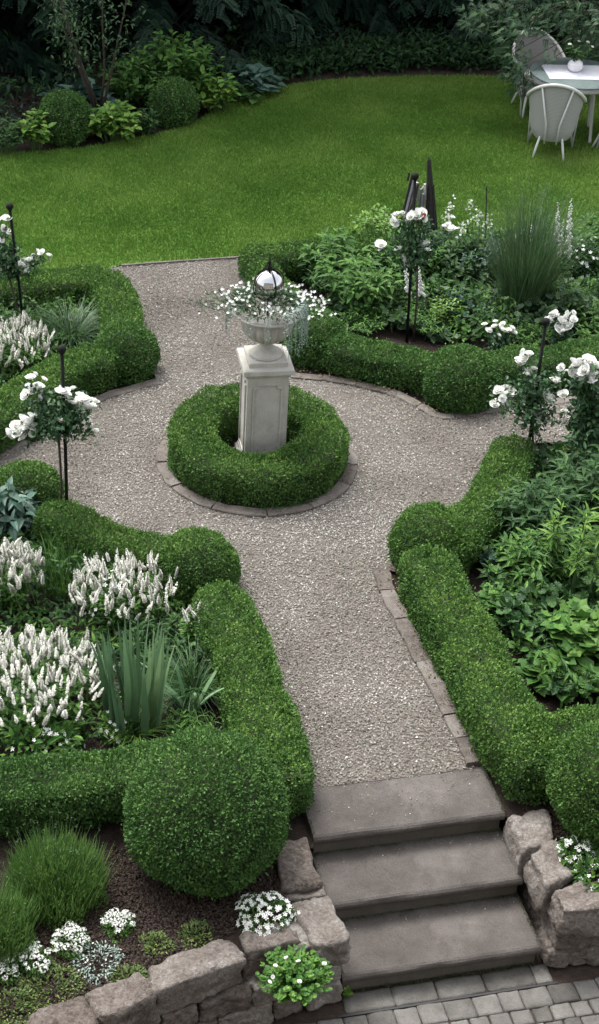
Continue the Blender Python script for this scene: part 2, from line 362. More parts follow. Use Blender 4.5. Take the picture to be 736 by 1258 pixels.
mb = MB(); mb.v = [PTS]; mb.l = [Q.ravel().astype(np.int32)]; mb.c = [np.full(len(Q), 4, np.int32)]; mb.m = [np.zeros(len(Q), np.int32)]; mb.r = [np.full(len(PTS), .5)]; mb.n = len(PTS)
tag(mb.build('garden_soil', SOIL, smooth=True), kind='structure')
# vertical bank of soil behind the walls
def sheet(name, poly, z, m, **k):
    mb = MB(); n = len(poly); mb.add([(p[0], p[1], z) for p in poly], [tuple(range(n))]); return tag(mb.build(name, m), kind='structure')

RC = np.array([-0.355, 10.75])          # centre of the round gravel place
kerbR = [G(468, 703), G(476, 730), G(490, 757), G(509, 795), G(529, 832), G(551, 875), G(571, 912), G(584, 942)]
arcUR = [G(357, 462), G(400, 466), G(440, 473), G(485, 485), G(520, 502), G(545, 513), G(600, 506), G(670, 496), G(780, 482)]
arcUL = [G(195, 470), G(150, 482), G(110, 497), G(60, 525), G(20, 548), G(-60, 590)]
# gravel outline (clockwise), well under the hedges
grav = [sp(0.0, 0.4, 0), sp(STW - .06, .40, 0)] + [p for p in kerbR[::-1]] + [G(452, 698), G(500, 705), G(545, 665), G(590, 625), G(615, 570), G(650, 545), G(800, 540), G(780, 485), G(670, 500), G(600, 510), G(545, 517), G(520, 506), G(485, 489), G(440, 477), G(400, 470), G(357, 466),
        G(340, 440), G(350, 380), G(300, 340), G(292, 316), G(135, 329), G(145, 380), G(165, 430), G(190, 460), G(192, 473), G(150, 486), G(110, 501), G(60, 529), G(20, 552), G(-80, 600), G(-80, 640), G(40, 640), G(180, 670), G(260, 720), G(300, 740), G(330, 840), G(360, 930)]
sheet('gravel_path', grav, 0.004, GRAVBASE)
# pebbles
gp = np.array([p[:2] for p in grav]); lo, hi = gp.min(0), gp.max(0)
NP = 420000; P = R.random((NP, 2)) * (hi - lo) + lo
P = P[inpoly(P, gp)]; P = P[np.linalg.norm(P - RC, axis=1) > 0.70]
q = P - STO; P = P[~((q @ STY < 0.405) & (q @ STX > -.1))]
n = len(P); P3 = np.c_[P, 0.007 + R.random(n) * 0.006]
D = rdir(n); D[:, 2] *= 0.35; sz = 0.0062 + R.random(n) ** 2.4 * 0.0105
mb = MB(); Nn = np.tile([0, 0, 1.0], (n, 1)) + rdir(n) * 0.35
rn = R.random(n) * .86 + .5 * vnoise(P3, 0.35, 9) * .6 + .35 * vnoise(P3, 1.1, 19) + .06; rn = np.clip(rn, 0, .97); rn[R.random(n) < .014] = 1.0
mb.inst(T_OCT, P3, D, Nn, sz * (1 + R.random(n) * .5), sz, rnd=rn, tw=1)
tag(mb.build('gravel', PEB), kind='stuff')

# lawn
lawn = [G(-250, 356), G(-40, 348), G(60, 342), G(125, 334), G(150, 326), G(190, 323), G(225, 320.5), G(265, 318), G(296, 315.5), G(320, 312), G(400, 300), G(500, 286), G(600, 290), G(760, 292), G(1000, 300), G(1050, 100), G(760, 96), G(640, 95), G(540, 94), G(450, 97), G(380, 102), G(300, 118), G(250, 145), G(215, 160), G(160, 172), G(100, 183), G(0, 190), G(-250, 200)]
lw = catmull(lawn, 0.25, True)
sheet('lawn', lw, 0.010, LAWNB)
lo, hi = lw.min(0), lw.max(0); P = R.random((900000, 2)) * (hi - lo) + lo
lo2 = np.clip(1.0, 0, 1); P = P[inpoly(P, lw)]
P = P[R.random(len(P)) < np.where(np.abs(P[:, 0] - .3) < 4.6, 1.0, .25)]
n = len(P); P3 = np.c_[P, np.full(n, .008)]; D = np.tile([0, 0, 1.0], (n, 1)) + rdir(n) * .55; D[:, 2] = np.abs(D[:, 2])
mb = MB(); mb.inst(T_TRI, P3, D, perp(D), .022 + R.random(n) * .022, .007 + R.random(n) * .004, rnd=np.clip(R.random(n) * .8 + .1 + .35 * vnoise(P3, .5, 5) + .3 * vnoise(P3 * [1, 2.2, 1], 1.6, 15), 0, 1))
tag(mb.build('lawn_grass', GRASSM), kind='stuff')
# thin edging between lawn and gravel
mb = MB(); e = [G(150, 328), G(225, 322.5), G(294, 318)]
for a_, b_ in zip(e[:-1], e[1:]):
    c_ = (a_ + b_) / 2; d_ = b_ - a_; mb.box((c_[0], c_[1], .005), (np.linalg.norm(d_) / 2 + .004, .012, .02), rz=math.atan2(d_[1], d_[0]))
tag(mb.build('lawn_edging', KERB), 'thin stone edging strip where the gravel meets the lawn', 'edging')

# ---------------------------------------------------------------- stone shapes
def stone_mesh(mb, corners8, seed, k=16, rnd_=0.5, amp=0.022, pw=11.0, m=0):
    """rounded rubble block filling a hexahedron: corners bottom 4 then top 4"""
    c = np.array(corners8, float); V = []; idx = {}; F = []
    def vid(i, j, l):
        key = (i, j, l)
        if key not in idx:
            idx[key] = len(V); V.append([2 * i / k - 1, 2 * j / k - 1, 2 * l / k - 1])
        return idx[key]
    for i in range(k):
        for j in range(k):
            F += [(vid(i, j, 0), vid(i, j + 1, 0), vid(i + 1, j + 1, 0), vid(i + 1, j, 0)), (vid(i, j, k), vid(i + 1, j, k), vid(i + 1, j + 1, k), vid(i, j + 1, k)),
                  (vid(i, 0, j), vid(i + 1, 0, j), vid(i + 1, 0, j + 1), vid(i, 0, j + 1)), (vid(i, k, j), vid(i, k, j + 1), vid(i + 1, k, j + 1), vid(i + 1, k, j)),
                  (vid(0, i, j), vid(0, i, j + 1), vid(0, i + 1, j + 1), vid(0, i + 1, j)), (vid(k, i, j), vid(k, i + 1, j), vid(k, i + 1, j + 1), vid(k, i, j + 1))]
    V = np.array(V); V = np.sign(V) * np.abs(V) ** (0.75 if k < 9 else .9)
    r = (np.abs(V) ** pw).sum(1) ** (1 / pw); V = V / r[:, None]
    u = (V + 1) / 2
    W = 0
    for i in (0, 1):
        for j in (0, 1):
            for l in (0, 1):
                w = (u[:, 0] if i else 1 - u[:, 0]) * (u[:, 1] if j else 1 - u[:, 1]) * (u[:, 2] if l else 1 - u[:, 2])
                ci = {(0, 0): 0, (1, 0): 1, (1, 1): 2, (0, 1): 3}[(i, j)] + 4 * l
                W = W + w[:, None] * c[ci]
    cen = W.mean(0); dn = nrm(W - cen)
    W = W + dn * (vnoise(W, .13, seed)[:, None] * amp * 2.2 + vnoise(W, .05, seed + 1)[:, None] * amp * 1.3 + vnoise(W, .025, seed + 2)[:, None] * amp * .8 + vnoise(W, .012, seed + 3)[:, None] * amp * .7)
    mb.add(W, F, m, rnd_)
def quad_stone(topquad, z0, z1, seed, name='stone', parent=None, m=None, **k):
    """topquad: world xy in order front-left, front-right, back-right, back-left"""
    t = [np.array(p[:2]) for p in topquad]; ce = sum(t) / 4
    mb = MB(); stone_mesh(mb, [(*(p + (p - ce) * .03), z0) for p in t] + [(*p, z1) for p in t], seed, rnd_=float(R.random()), **k)
    return mb.build(name, m or WALLST, parent, smooth=True)

# steps
def step_thing(v, z, depth, label, last=False):
    t = thing('stone_step', label, 'step', sp(STW / 2, v, z - .16), 0, 'sandstone garden steps')
    o = np.array(t.location)
    mb = MB(); th = .062; nU, nV = 40, 10; V = []; prof = []
    # slab with rounded nose: profile in (v, z)
    pr = [(depth, -th), (.020, -th), (.008, -th + .006), (.001, -th + .020), (0, -th / 2), (.003, -.020), (.012, -.008), (.026, -.0015)] + [(.026 + (depth - .026) * i / nV, 0) for i in range(1, nV + 1)]
    for i in range(nU + 1):
        u = STW * i / nU
        for (dv, dz) in pr:
            p = sp(u, v + dv, z + dz); w = vnoise(p[None], .12, 2)[0] * .005 + vnoise(p[None], .4, 7)[0] * .006
            if dz > -.02: p[2] += w
            if dv < .01: p[:2] += STY * (vnoise(p[None], .15, 5)[0] * .012)
            V.append(p - o)
    k = len(pr); F = [(i * k + j, (i + 1) * k + j, (i + 1) * k + (j + 1) % k, i * k + (j + 1) % k) for i in range(nU) for j in range(k)]
    F += [tuple(range(k)), tuple(nU * k + j for j in range(k - 1, -1, -1))]
    mb.add(V, F); mb.build('tread', SAND, t, smooth=False)
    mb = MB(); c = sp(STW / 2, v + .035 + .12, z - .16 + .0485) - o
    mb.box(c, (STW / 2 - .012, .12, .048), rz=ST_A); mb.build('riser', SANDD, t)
    return t
step_thing(0.0, 0.0, .42, 'top stone step, wide slab level with the gravel path')
step_thing(-.375, -.16, .43, 'middle stone step between top slab and lowest step')
step_thing(-.75, -.32, .43, 'lowest stone step just above the cobbled paving')

# dry stone walls
wl = thing('dry_stone_wall', 'rough sandstone retaining wall left of the steps, with geranium growing on it', 'stone wall', (WLC[0], WLC[1], LOWZ), 0, 'rubble retaining walls')
wr = thing('dry_stone_wall', 'rough sandstone retaining wall on the right of the steps', 'stone wall', (WRC[0], WRC[1], LOWZ), 0, 'rubble retaining walls')
bpy.context.view_layer.update()
def stone_px(px, z1, h, seed, wall, **k):
    o = quad_stone([G(x, y, z1) for x, y in px], z1 - h, z1, seed, **k)
    o.parent = wall; o.location = (-wall.location[0], -wall.location[1], -wall.location[2]); return o
# quads: front-left, front-right, back-right, back-left (pixels of the top faces)
stone_px([(344, 1092), (397, 1087), (378, 1023), (342, 1030)], .02, .22, 1, wl)
stone_px([(352, 1106), (398, 1101), (393, 1084), (348, 1089)], -.02, .14, 21, wl)
stone_px([(386, 1163), (431, 1150), (403, 1095), (355, 1104)], .03, .21, 2, wl)
stone_px([(303, 1170), (366, 1156), (352, 1132), (294, 1146)], .02, .22, 3, wl)
stone_px([(362, 1166), (392, 1160), (372, 1128), (348, 1134)], .0, .18, 33, wl)
stone_px([(190, 1219), (301, 1179), (281, 1147), (178, 1188)], .03, .20, 4, wl)
stone_px([(118, 1256), (193, 1222), (172, 1189), (110, 1219)], .03, .20, 5, wl)
stone_px([(20, 1296), (120, 1258), (105, 1219), (35, 1243)], .03, .20, 6, wl)
stone_px([(-60, 1330), (24, 1298), (10, 1260), (-50, 1290)], .02, .20, 7, wl)
# lower courses: left front face and the returns along the steps
def course(C, Dr, inward, z1, h, widths, wall, seed, depth=.20, start=0.0, m=None):
    s = start
    for i, w in enumerate(widths):
        a = C + Dr * (s + .004); b = C + Dr * (s + w - .004); j = R.random(2) * .02
        q = [a + inward * j[0], b + inward * j[1], b + inward * depth, a + inward * depth]
        if np.cross(b - a, inward) < 0: q = [q[1], q[0], q[3], q[2]]
        o = quad_stone(q, z1 - h, z1 - .004, seed + i); o.parent = wall
        o.location = (-wall.location[0], -wall.location[1], -wall.location[2]); s += w
inL = np.array([WLD[1], -WLD[0]]); inL = inL if inL[1] > 0 else -inL
inR = np.array([-WRD[1], WRD[0]])
course(WLC + np.array([0, 0]), WLD, inL, -.165, .15, [.13, .24, .17, .30, .21, .28, .25, .3], wl, 40)
course(WLC, WLD, inL, -.31, .17, [.22, .19, .33, .20, .27, .22, .28, .3], wl, 60, depth=.22)
# returns along the left side of the steps (behind the stair edge)
# right wall
stone_px([(640, 1047), (680, 1032), (674, 990), (624, 998)], .02, .24, 11, wr)
stone_px([(672, 1088), (709, 1072), (682, 1030), (648, 1045)], .03, .22, 12, wr)
stone_px([(690, 1121), (772, 1112), (760, 1078), (678, 1090)], .03, .20, 13, wr)
stone_px([(775, 1112), (860, 1100), (850, 1066), (765, 1078)], .03, .20, 14, wr)
course(WRC + WRD * .0, WRD, inR, -.165, .15, [.30, .22, .3, .25, .3], wr, 80)
course(WRC - WRD * .02, WRD, inR, -.31, .17, [.24, .32, .24, .3, .3], wr, 90, depth=.22)
# side faces to the steps, right: stones below the top ones
RS0 = np.array(sp(STW + .012, -.76, 0)[:2])
course(RS0 + STX * .055, STY, STX, -.18, .16, [.22, .25, .26, .2], wr, 100, depth=.20, start=.02)
course(RS0 + STX * .045, STY, STX, -.32, .16, [.30, .24, .26], wr, 110, depth=.20, start=.06)
LS0 = np.array(sp(-.012, -.76, 0)[:2])
course(LS0, STY, -STX, -.18, .16, [.25, .22, .26, .2], wl, 120, depth=.18, start=.05)
course(LS0, STY, -STX, -.32, .16, [.25, .22, .26, .2], wl, 130, depth=.18, start=.05)

# kerbs and edging
def edging(name, label, pts, w, h, slen, side=0.0, closed=False, m=KERB, amp=.012, cat='stone edging'):
    c = catmull(pts, .03, closed)
    if closed: c = np.vstack([c, c[0]])
    seg = np.r_[0, np.cumsum(np.linalg.norm(np.diff(c, axis=0), axis=1))]
    t = thing(name, label, cat, (c[0][0], c[0][1], 0)); s = 0; i = 0
    while s < seg[-1] - .05:
        l = slen * (.75 + .5 * R.random()); e = min(s + l, seg[-1])
        if seg[-1] - e < .08: e = seg[-1]
        nn = 4; ss = np.linspace(s + .003, e - .003, nn + 1)
        cc = np.c_[np.interp(ss, seg, c[:, 0]), np.interp(ss, seg, c[:, 1])]
        tt = nrm(np.gradient(cc, axis=0)); no = np.c_[-tt[:, 1], tt[:, 0]]
        V = []; b = .006
        for a_, n_ in zip(cc, no):
            j = (R.random(3) - .5) * amp
            L_ = a_ + n_ * (w / 2 + side + j[0]); R_ = a_ - n_ * (w / 2 - side + j[1]); Li = L_ - n_ * b; Ri = R_ + n_ * b
            V += [(*L_, -.05), (*L_, h - b), (*Li, h + j[2]), (*Ri, h + j[2]), (*R_, h - b), (*R_, -.05)]
        F = [(k * 6 + q, k * 6 + (q + 1) % 6, (k + 1) * 6 + (q + 1) % 6, (k + 1) * 6 + q) for k in range(nn) for q in range(6)]
        F += [tuple(range(5, -1, -1)), tuple(nn * 6 + q for q in range(6))]
        mb = MB(); mb.add(np.array(V) - np.array([c[0][0], c[0][1], 0]), F, 0, float(R.random())); mb.build('edging_stone', m, t)
        s = e; i += 1
    return t
edging('stone_kerb', 'straight worn stone kerb along the right side of the gravel path', kerbR, .115, .035, .27)
edging('stone_kerb', 'curved low stone kerb at foot of the upper right box hedge', arcUR, .09, .02, .30)
edging('stone_kerb', 'curved low stone kerb at foot of the upper left box hedge', arcUL, .09, .02, .30)
ringpts = [RC + .735 * np.array([math.cos(a), math.sin(a)]) for a in np.linspace(0, 2 * math.pi, 24, endpoint=False)]
edging('stone_kerb', 'round flat stone kerb circling the central box ring', ringpts, .10, .028, .42, closed=True)

# paving: setts in rows parallel to the steps
mb = MB()
def sett(u0, u1, v0, v1, z, seed):
    c8 = [sp(u0, v0, z - .08), sp(u1, v0, z - .08), sp(u1, v1, z - .08), sp(u0, v1, z - .08), sp(u0, v0, z), sp(u1, v0, z), sp(u1, v1, z), sp(u0, v1, z)]
    stone_mesh(mb, c8, seed, k=6, rnd_=float(R.random()), amp=.005, pw=18)
v = -.735; rows = [(.135, .29, 0), (.016, 0, 0), (.135, .15, 0)] + [(.105, .115, 1)] * 14
slot_v = None
for ri, (dv, lu, rough_) in enumerate(rows):
    if lu == 0: slot_v = v - dv / 2; v -= dv; continue
    u = -1.4 - R.random() * .1 if ri > 1 else .0
    umax = 3.2 if ri > 1 else STW
    while u < umax:
        w = lu * (.85 + .3 * R.random()); g = .0015 if not rough_ else .005
        sett(u + g, min(u + w, umax + .05) - g, v - dv + g * .7, v - g * .7, LOWZ + .0 + R.random() * .005, int(R.integers(1e6))); u += w
    v -= dv
tag(mb.build('cobbled_paving', SETT, smooth=True), kind='structure')
poly = [sp(-4, -4, 0), sp(5, -4, 0), sp(5, -.40, 0), sp(-4, -.40, 0)]
sheet('paving_joints', poly, LOWZ - .012, CRUMB)
mb = MB(); c = sp(STW / 2 + .01, slot_v, LOWZ - .008); mb.box(c + np.array([0, 0, .003]), (STW / 2 + .06, .0065, .006), rz=ST_A)
tag(mb.build('drain_slot', SLOT), 'narrow dark drainage slot in the paving below the steps', 'drain')

# soil crumbs and litter on the visible bare beds
def scatter_px(poly_px, n, z, sz, m, name, label, T=T_OCT):
    pl = np.array([G(x, y, z)[:2] for x, y in poly_px]); lo, hi = pl.min(0), pl.max(0)
    P = R.random((n * 3, 2)) * (hi - lo) + lo; P = P[inpoly(P, pl)][:n]; k = len(P)
    mb = MB(); mb.inst(T, np.c_[P, z + R.random(k) * .01], rdir(k), np.tile([0, 0, 1.], (k, 1)) + rdir(k) * .4, sz * (.4 + R.random(k)), sz * (.4 + R.random(k)), tw=1)
    o = mb.build(name, m); tag(o, label, kind='stuff'); return o
scatter_px([(0, 1120), (140, 1040), (330, 1010), (352, 1090), (300, 1140), (180, 1190), (60, 1240), (0, 1250)], 14000, -.03, .016, CRUMB, 'soil_crumbs', 'dark crumbly soil of the lower left bed')
scatter_px([(640, 985), (700, 985), (760, 1070), (700, 1080), (650, 1030)], 3000, -.03, .015, CRUMB, 'soil_crumbs', 'dark soil beside the right wall')

# ---------------------------------------------------------------- box hedges
def profile(hw, h, rr=.10):
    """closed-top profile from left foot over the top to right foot: points and normals, evenly spaced"""
    pts = [(-hw * .93, .02), (-hw, h * .45), (-hw, h - rr)]
    for a in np.linspace(180, 90, 7)[1:]: pts.append((-hw + rr + rr * math.cos(rad(a)), h - rr + rr * math.sin(rad(a))))
    pts += [(x, z) for x, z in [(-p[0], p[1]) for p in pts[::-1]]]
    p = np.array(pts); s = np.r_[0, np.cumsum(np.linalg.norm(np.diff(p, axis=0), axis=1))]; S = np.linspace(0, s[-1], 61)
    q = np.c_[np.interp(S, s, p[:, 0]), np.interp(S, s, p[:, 1])]; t = np.gradient(q, axis=0); nn = nrm(np.c_[-t[:, 1], t[:, 0]])
    return q, nn, s[-1]
def leaf_shell(mb, Pn, Nn, size, shell=.038, bump=.026, top_light=.25, seed=0, m=0, T=T_DIA):
    n = len(Pn)
    f1 = vnoise(Pn, .05, seed + 1) + .8 * vnoise(Pn, .026, seed + 2)
    d = vnoise(Pn, .25, seed) * bump * 2.0 + vnoise(Pn, .11, seed + 5) * bump * 1.3 + f1 * .019 - R.random(n) ** 1.6 * shell + .006 + (R.random(n) < .05) * R.random(n) * .025 + (R.random(n) < .006) * .035
    P = Pn + Nn * d[:, None]
    D = nrm(Nn * (.25 + R.random(n)[:, None] * .8) + rdir(n) * .85 + np.array([0, 0, .25]))
    Nf = nrm(Nn * .8 + rdir(n) * .75)
    L = size * (.7 + .6 * R.random(n)); 
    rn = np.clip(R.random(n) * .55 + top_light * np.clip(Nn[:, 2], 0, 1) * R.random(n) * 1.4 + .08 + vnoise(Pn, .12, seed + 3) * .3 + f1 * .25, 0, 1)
    mb.inst(T, P, D, Nf, L, L * .62, rnd=rn, mat=m)
def hedge(label, pts, hw, h, size=.019, dens=19000, caps=(True, True), closed=False, mats=None, seed=0, group='clipped box hedges', name='box_hedge', rr=None, dip=None):
    c = catmull(pts, .04, closed)
    if closed: c = np.vstack([c, c[0]])
    sl_ = np.r_[0, np.cumsum(np.linalg.norm(np.diff(c, axis=0), axis=1))]
    tt = nrm(np.gradient(c, axis=0));
    if closed: tt[0] = tt[-1] = nrm(tt[0] + tt[-1])
    no = np.c_[-tt[:, 1], tt[:, 0]]
    rr = rr or min(.062, hw * .5); q, nn, per = profile(hw, h, rr)
    n = int(dens * sl_[-1] * per); s = R.random(n) * sl_[-1]; k = R.random(n) * 60; k0 = k.astype(int)
    off = q[k0] + (q[np.minimum(k0 + 1, 60)] - q[k0]) * (k - k0)[:, None]; on = nn[k0]
    cx = np.c_[np.interp(s, sl_, c[:, 0]), np.interp(s, sl_, c[:, 1])]; ns = nrm(np.c_[np.interp(s, sl_, no[:, 0]), np.interp(s, sl_, no[:, 1])])
    P = np.c_[cx - ns * off[:, :1], off[:, 1]]; N = np.c_[-ns * on[:, :1], on[:, 1]]
    PP = [P]; NN = [N]
    for e, on_ in ((0, caps[0]), (-1, caps[1])):
        if closed or not on_: continue
        nc = int(dens * per * hw * 1.1); a = (R.random(nc) - .5) * math.pi; k0 = (30 * (1 - np.sqrt(R.random(nc)) * .999)).astype(int) if False else (R.random(nc) * 30).astype(int)
        o_ = q[k0]; keep = R.random(nc) < np.abs(o_[:, 0]) / hw; a, k0, o_ = a[keep], k0[keep], o_[keep]
        base = math.atan2(tt[e][1], tt[e][0]) + (math.pi if e == 0 else 0)
        dx = np.c_[np.cos(base + a), np.sin(base + a)]; r_ = np.abs(o_[:, 0])
        PP.append(np.c_[c[e] + dx * r_[:, None], o_[:, 1]]); NN.append(np.c_[dx * np.abs(nn[k0][:, :1]), nn[k0][:, 1]])
    P = np.vstack(PP); N = nrm(np.vstack(NN))
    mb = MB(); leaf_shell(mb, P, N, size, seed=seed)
    # woody inside
    ins = .06; q2, _, _ = profile(hw - ins, h - ins, rr * .8); qi = q2[::6]; kk = len(qi)
    cs = c[::2] if len(c) % 2 else np.vstack([c[::2], c[-1]]); nos = no[::2] if len(c) % 2 else np.vstack([no[::2], no[-1]]); tts = tt[::2] if len(c) % 2 else np.vstack([tt[::2], tt[-1]])
    if not closed:
        if caps[0]: cs[0] -= tts[0] * (hw * .55)
        if caps[1]: cs[-1] += tts[-1] * (hw * .55)
    V = np.array([np.c_[a_ - n_ * qi[:, :1], qi[:, 1]] for a_, n_ in zip(cs, nos)]).reshape(-1, 3)
    F = [(i * kk + j, i * kk + j + 1, (i + 1) * kk + j + 1, (i + 1) * kk + j) for i in range(len(cs) - 1) for j in range(kk - 1)]
    F += [tuple(range(kk)), tuple((len(cs) - 1) * kk + j for j in range(kk - 1, -1, -1))]
    mb.add(V, F, 1)
    o = mb.build(name, mats or [BOX, TWIG], origin=(c[0][0], c[0][1], 0)); return tag(o, label, 'hedge', group)
def ball(label, c, r, zc, size=.019, dens=19000, mats=None, seed=0, zs=1.0, group='box balls', zmin=-.02):
    n = int(dens * 4 * math.pi * r * r); N = rdir(n); P = np.array([*c[:2], zc]) + N * r * np.array([1, 1, zs]); k = P[:, 2] > zmin
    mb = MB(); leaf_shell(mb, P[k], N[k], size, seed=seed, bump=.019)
    mb.lathe([(max(1e-3, math.sin(math.pi * i / 12)) * (r - .062), -math.cos(math.pi * i / 12) * (r - .062) * zs) for i in range(13)], (c[0], c[1], zc), 24, 1)
    o = mb.build('box_ball', mats or [BOX, TWIG], origin=(c[0], c[1], max(0, zmin))); return tag(o, label, 'box ball', group)

ringc = [RC + .517 * np.array([math.cos(a), math.sin(a)]) for a in np.linspace(0, 2 * math.pi, 20, endpoint=False)]
sheet('planting_hole', [RC + .70 * np.array([math.cos(a), math.sin(a)]) for a in np.linspace(0, 2 * math.pi, 40, endpoint=False)], .009, SOIL)
hedge('round box hedge ring encircling the stone pedestal', ringc, .175, .325, closed=True, seed=1, mats=[BOX, TWIG], rr=.075)
HZ = .32
def HP(*pp, z=HZ): return [G(x, y, z) for x, y in pp]
# lower right
hedge('box hedge beside the stone kerb on the right of the path to the steps', HP((528, 690), (560, 750), (590, 805), (618, 855), (640, 895), (655, 915)), .19, .34, seed=2)
hedge('box hedge in front of the hostas at lower right, meeting the kerb hedge', HP((660, 905), (700, 895), (760, 885), (860, 868)), .17, .34, seed=3)
hedge('box hedge curving from the right corner ball up to the right rose stake', HP((552, 655), (580, 628), (608, 600), (626, 560), (632, 545)), .17, .30, seed=4)
ball('rounded box corner ball standing out where the right hedge meets the gravel circle', G(527, 668, .17), .285, .16, seed=5)
ball('large bright box ball cut by the right edge of the photo, above the right wall', G(756, 962, .3), .37, .30, seed=6, mats=[BOX, TWIG])
# lower left
hedge('box hedge along the left side of the path down to the steps', HP((272, 735), (295, 790), (315, 850), (332, 905), (345, 935)), .19, .34, seed=7)
hedge('box hedge behind the big box ball at lower left, running off the left edge', HP((-60, 962), (40, 950), (140, 940), (240, 932), (320, 928)), .18, .32, seed=8, mats=[BOXD, TWIG])
hedge('box hedge curving along the gravel circle behind the white salvia at left', HP((70, 620), (110, 640), (150, 655), (195, 665), (225, 672)), .15, .28, seed=9)
ball('box corner ball where the left path hedge meets the gravel circle', G(244, 695, .17), .27, .15, seed=10)
ball('rounded box hump at left beside the blue-leaved peony', G(35, 605, .15), .24, .14, seed=11)
ball('big round box ball beside the steps, the largest one', G(252, 1030, .12), .440, .33, size=.019, seed=12, mats=[BOXD, TWIG], zs=1.0, zmin=-.06)
# upper left
hedge('box hedge between lawn and upper left bed', HP((-60, 350), (40, 340), (110, 335), z=.30), .17, .30, seed=13, size=.023, dens=13000)
hedge('box hedge on the right side of the upper left bed along the gravel', HP((130, 338), (143, 362), (148, 385), (152, 400), z=.30), .17, .30, seed=14, size=.023, dens=13000)
hedge('box hedge curving from the upper left ball towards the left edge of the photo', HP((120, 432), (85, 443), (50, 460), (10, 490), (-60, 535), z=.30), .18, .30, seed=15, size=.022, dens=14000)
ball('box corner ball of the upper left bed', G(153, 436, .15), .265, .15, seed=16, size=.022, dens=14000, mats=[BOXD, TWIG])
# upper right
hedge('box hedge of the upper right bed near the lawn behind the mirror ball', HP((320, 308), (360, 304), (420, 298), (480, 292), z=.27), .17, .27, seed=17, size=.024, dens=12000)
hedge('box hedge behind the urn flowers on the left side of the upper right bed', HP((322, 325), (340, 350), (360, 375), z=.27), .15, .27, seed=18, size=.024, dens=12000)
ball('box corner ball just right of the stone urn', G(385, 418, .15), .27, .15, seed=19, size=.022, dens=14000, mats=[BOXD, TWIG])
hedge('box hedge of the upper right bed between the two rounded box balls', HP((415, 415), (450, 425), (500, 435), (530, 440), z=.28), .17, .28, seed=20, size=.022, dens=14000, mats=[BOXD, TWIG])
ball('wide box ball in the middle of the upper right bed front', G(566, 470, .15), .32, .15, seed=21, size=.022, dens=14000, zs=.95, mats=[BOXD, TWIG])
hedge('box hedge behind the right rose stake running off the right edge', HP((600, 440), (650, 435), (700, 430), (800, 420), z=.28), .17, .28, seed=22, size=.022, dens=14000, mats=[BOXD, TWIG])

# ---------------------------------------------------------------- pedestal, urn, mirror ball
PED = thing('stone_pedestal', 'square pale stone pedestal with panelled sides in the middle of the gravel circle', 'pedestal', (RC[0] + .03, RC[1] + .02, 0), rad(12))
def prism(mb, sizes, mat_=0):
    V = []; 
    for s_, z_ in sizes: V += [(-s_, -s_, z_), (s_, -s_, z_), (s_, s_, z_), (-s_, s_, z_)]
    F = [(i * 4 + j, i * 4 + (j + 1) % 4, (i + 1) * 4 + (j + 1) % 4, (i + 1) * 4 + j) for i in range(len(sizes) - 1) for j in range(4)]
    F += [(3, 2, 1, 0), tuple((len(sizes) - 1) * 4 + j for j in range(4))]; mb.add(V, F, mat_)
mb = MB(); prism(mb, [(.185, 0), (.185, .06), (.17, .075), (.165, .09)]); mb.build('base', LIME, PED)
mb = MB(); prism(mb, [(.158, .09), (.156, .80), (.156, .825)]); mb.build('shaft', LIME, PED)
for k in range(4):
    mb = MB(); w, z0, z1, c = .112, .14, .775, .03     # raised moulding with notched top corners
    out = [(-w, z0), (w, z0), (w, z1 - c), (w - c, z1 - c + .004), (w - c, z1), (-w + c, z1), (-w + c, z1 - c + .004), (-w, z1 - c)]
    t_ = .011; inn = [(-w + t_, z0 + t_), (w - t_, z0 + t_), (w - t_, z1 - c - t_), (w - c - t_, z1 - c + .004 - t_), (w - c - t_, z1 - t_), (-w + c + t_, z1 - t_), (-w + c + t_, z1 - c + .004 - t_), (-w + t_, z1 - c - t_)]
    V = [(x, -.1565, z) for x, z in out] + [(x, -.168, z) for x, z in out] + [(x, -.168, z) for x, z in inn] + [(x, -.1565, z) for x, z in inn]
    F = [(a * 8 + i, a * 8 + (i + 1) % 8, (a + 1) * 8 + (i + 1) % 8, (a + 1) * 8 + i) for a in range(3) for i in range(8)]
    V = np.array(V); an = k * math.pi / 2; V = np.c_[V[:, 0] * math.cos(an) - V[:, 1] * math.sin(an), V[:, 0] * math.sin(an) + V[:, 1] * math.cos(an), V[:, 2]]
    mb.add(V, F); mb.build('panel_moulding', LIME, PED)
mb = MB(); prism(mb, [(.158, .825), (.166, .832), (.170, .848), (.186, .856), (.192, .862), (.192, .895), (.187, .903), (.165, .906)]); mb.build('cap', LIME, PED)
URN = thing('stone_urn', 'fluted stone urn standing on top of the pedestal', 'urn', (RC[0] + .03, RC[1] + .02, .906), rad(12))
mb = MB(); prism(mb, [(.146, 0), (.146, .035), (.140, .040)]); mb.build('plinth', LIME, URN)
mb = MB(); mb.lathe([(.125, .040), (.128, .050), (.120, .062), (.095, .075), (.065, .095), (.048, .120), (.046, .135), (.056, .143), (.060, .150), (.050, .156)], (0, 0, 0), 32); mb.build('foot', LIME, URN, smooth=True)
bowl = [(.050, .156), (.098, .172), (.145, .205), (.178, .248), (.190, .292), (.184, .325), (.174, .340), (.176, .348), (.198, .362), (.232, .380), (.262, .392), (.266, .404), (.252, .410), (.222, .400), (.185, .365), (.130, .33), (.01, .33)]
mb = MB(); mb.lathe(bowl, (0, 0, 0), 96, flute=lambda i, a: (np.abs(np.sin(a * 10)) - .6) * (.13 if 1 <= i <= 4 else (.03 if i == 5 else 0)) + (np.abs(np.sin(a * 20)) * .02 if 9 <= i <= 11 else 0)); mb.build('bowl', LIME, URN, smooth=True)
UC = np.array([RC[0] + .03, RC[1] + .02])
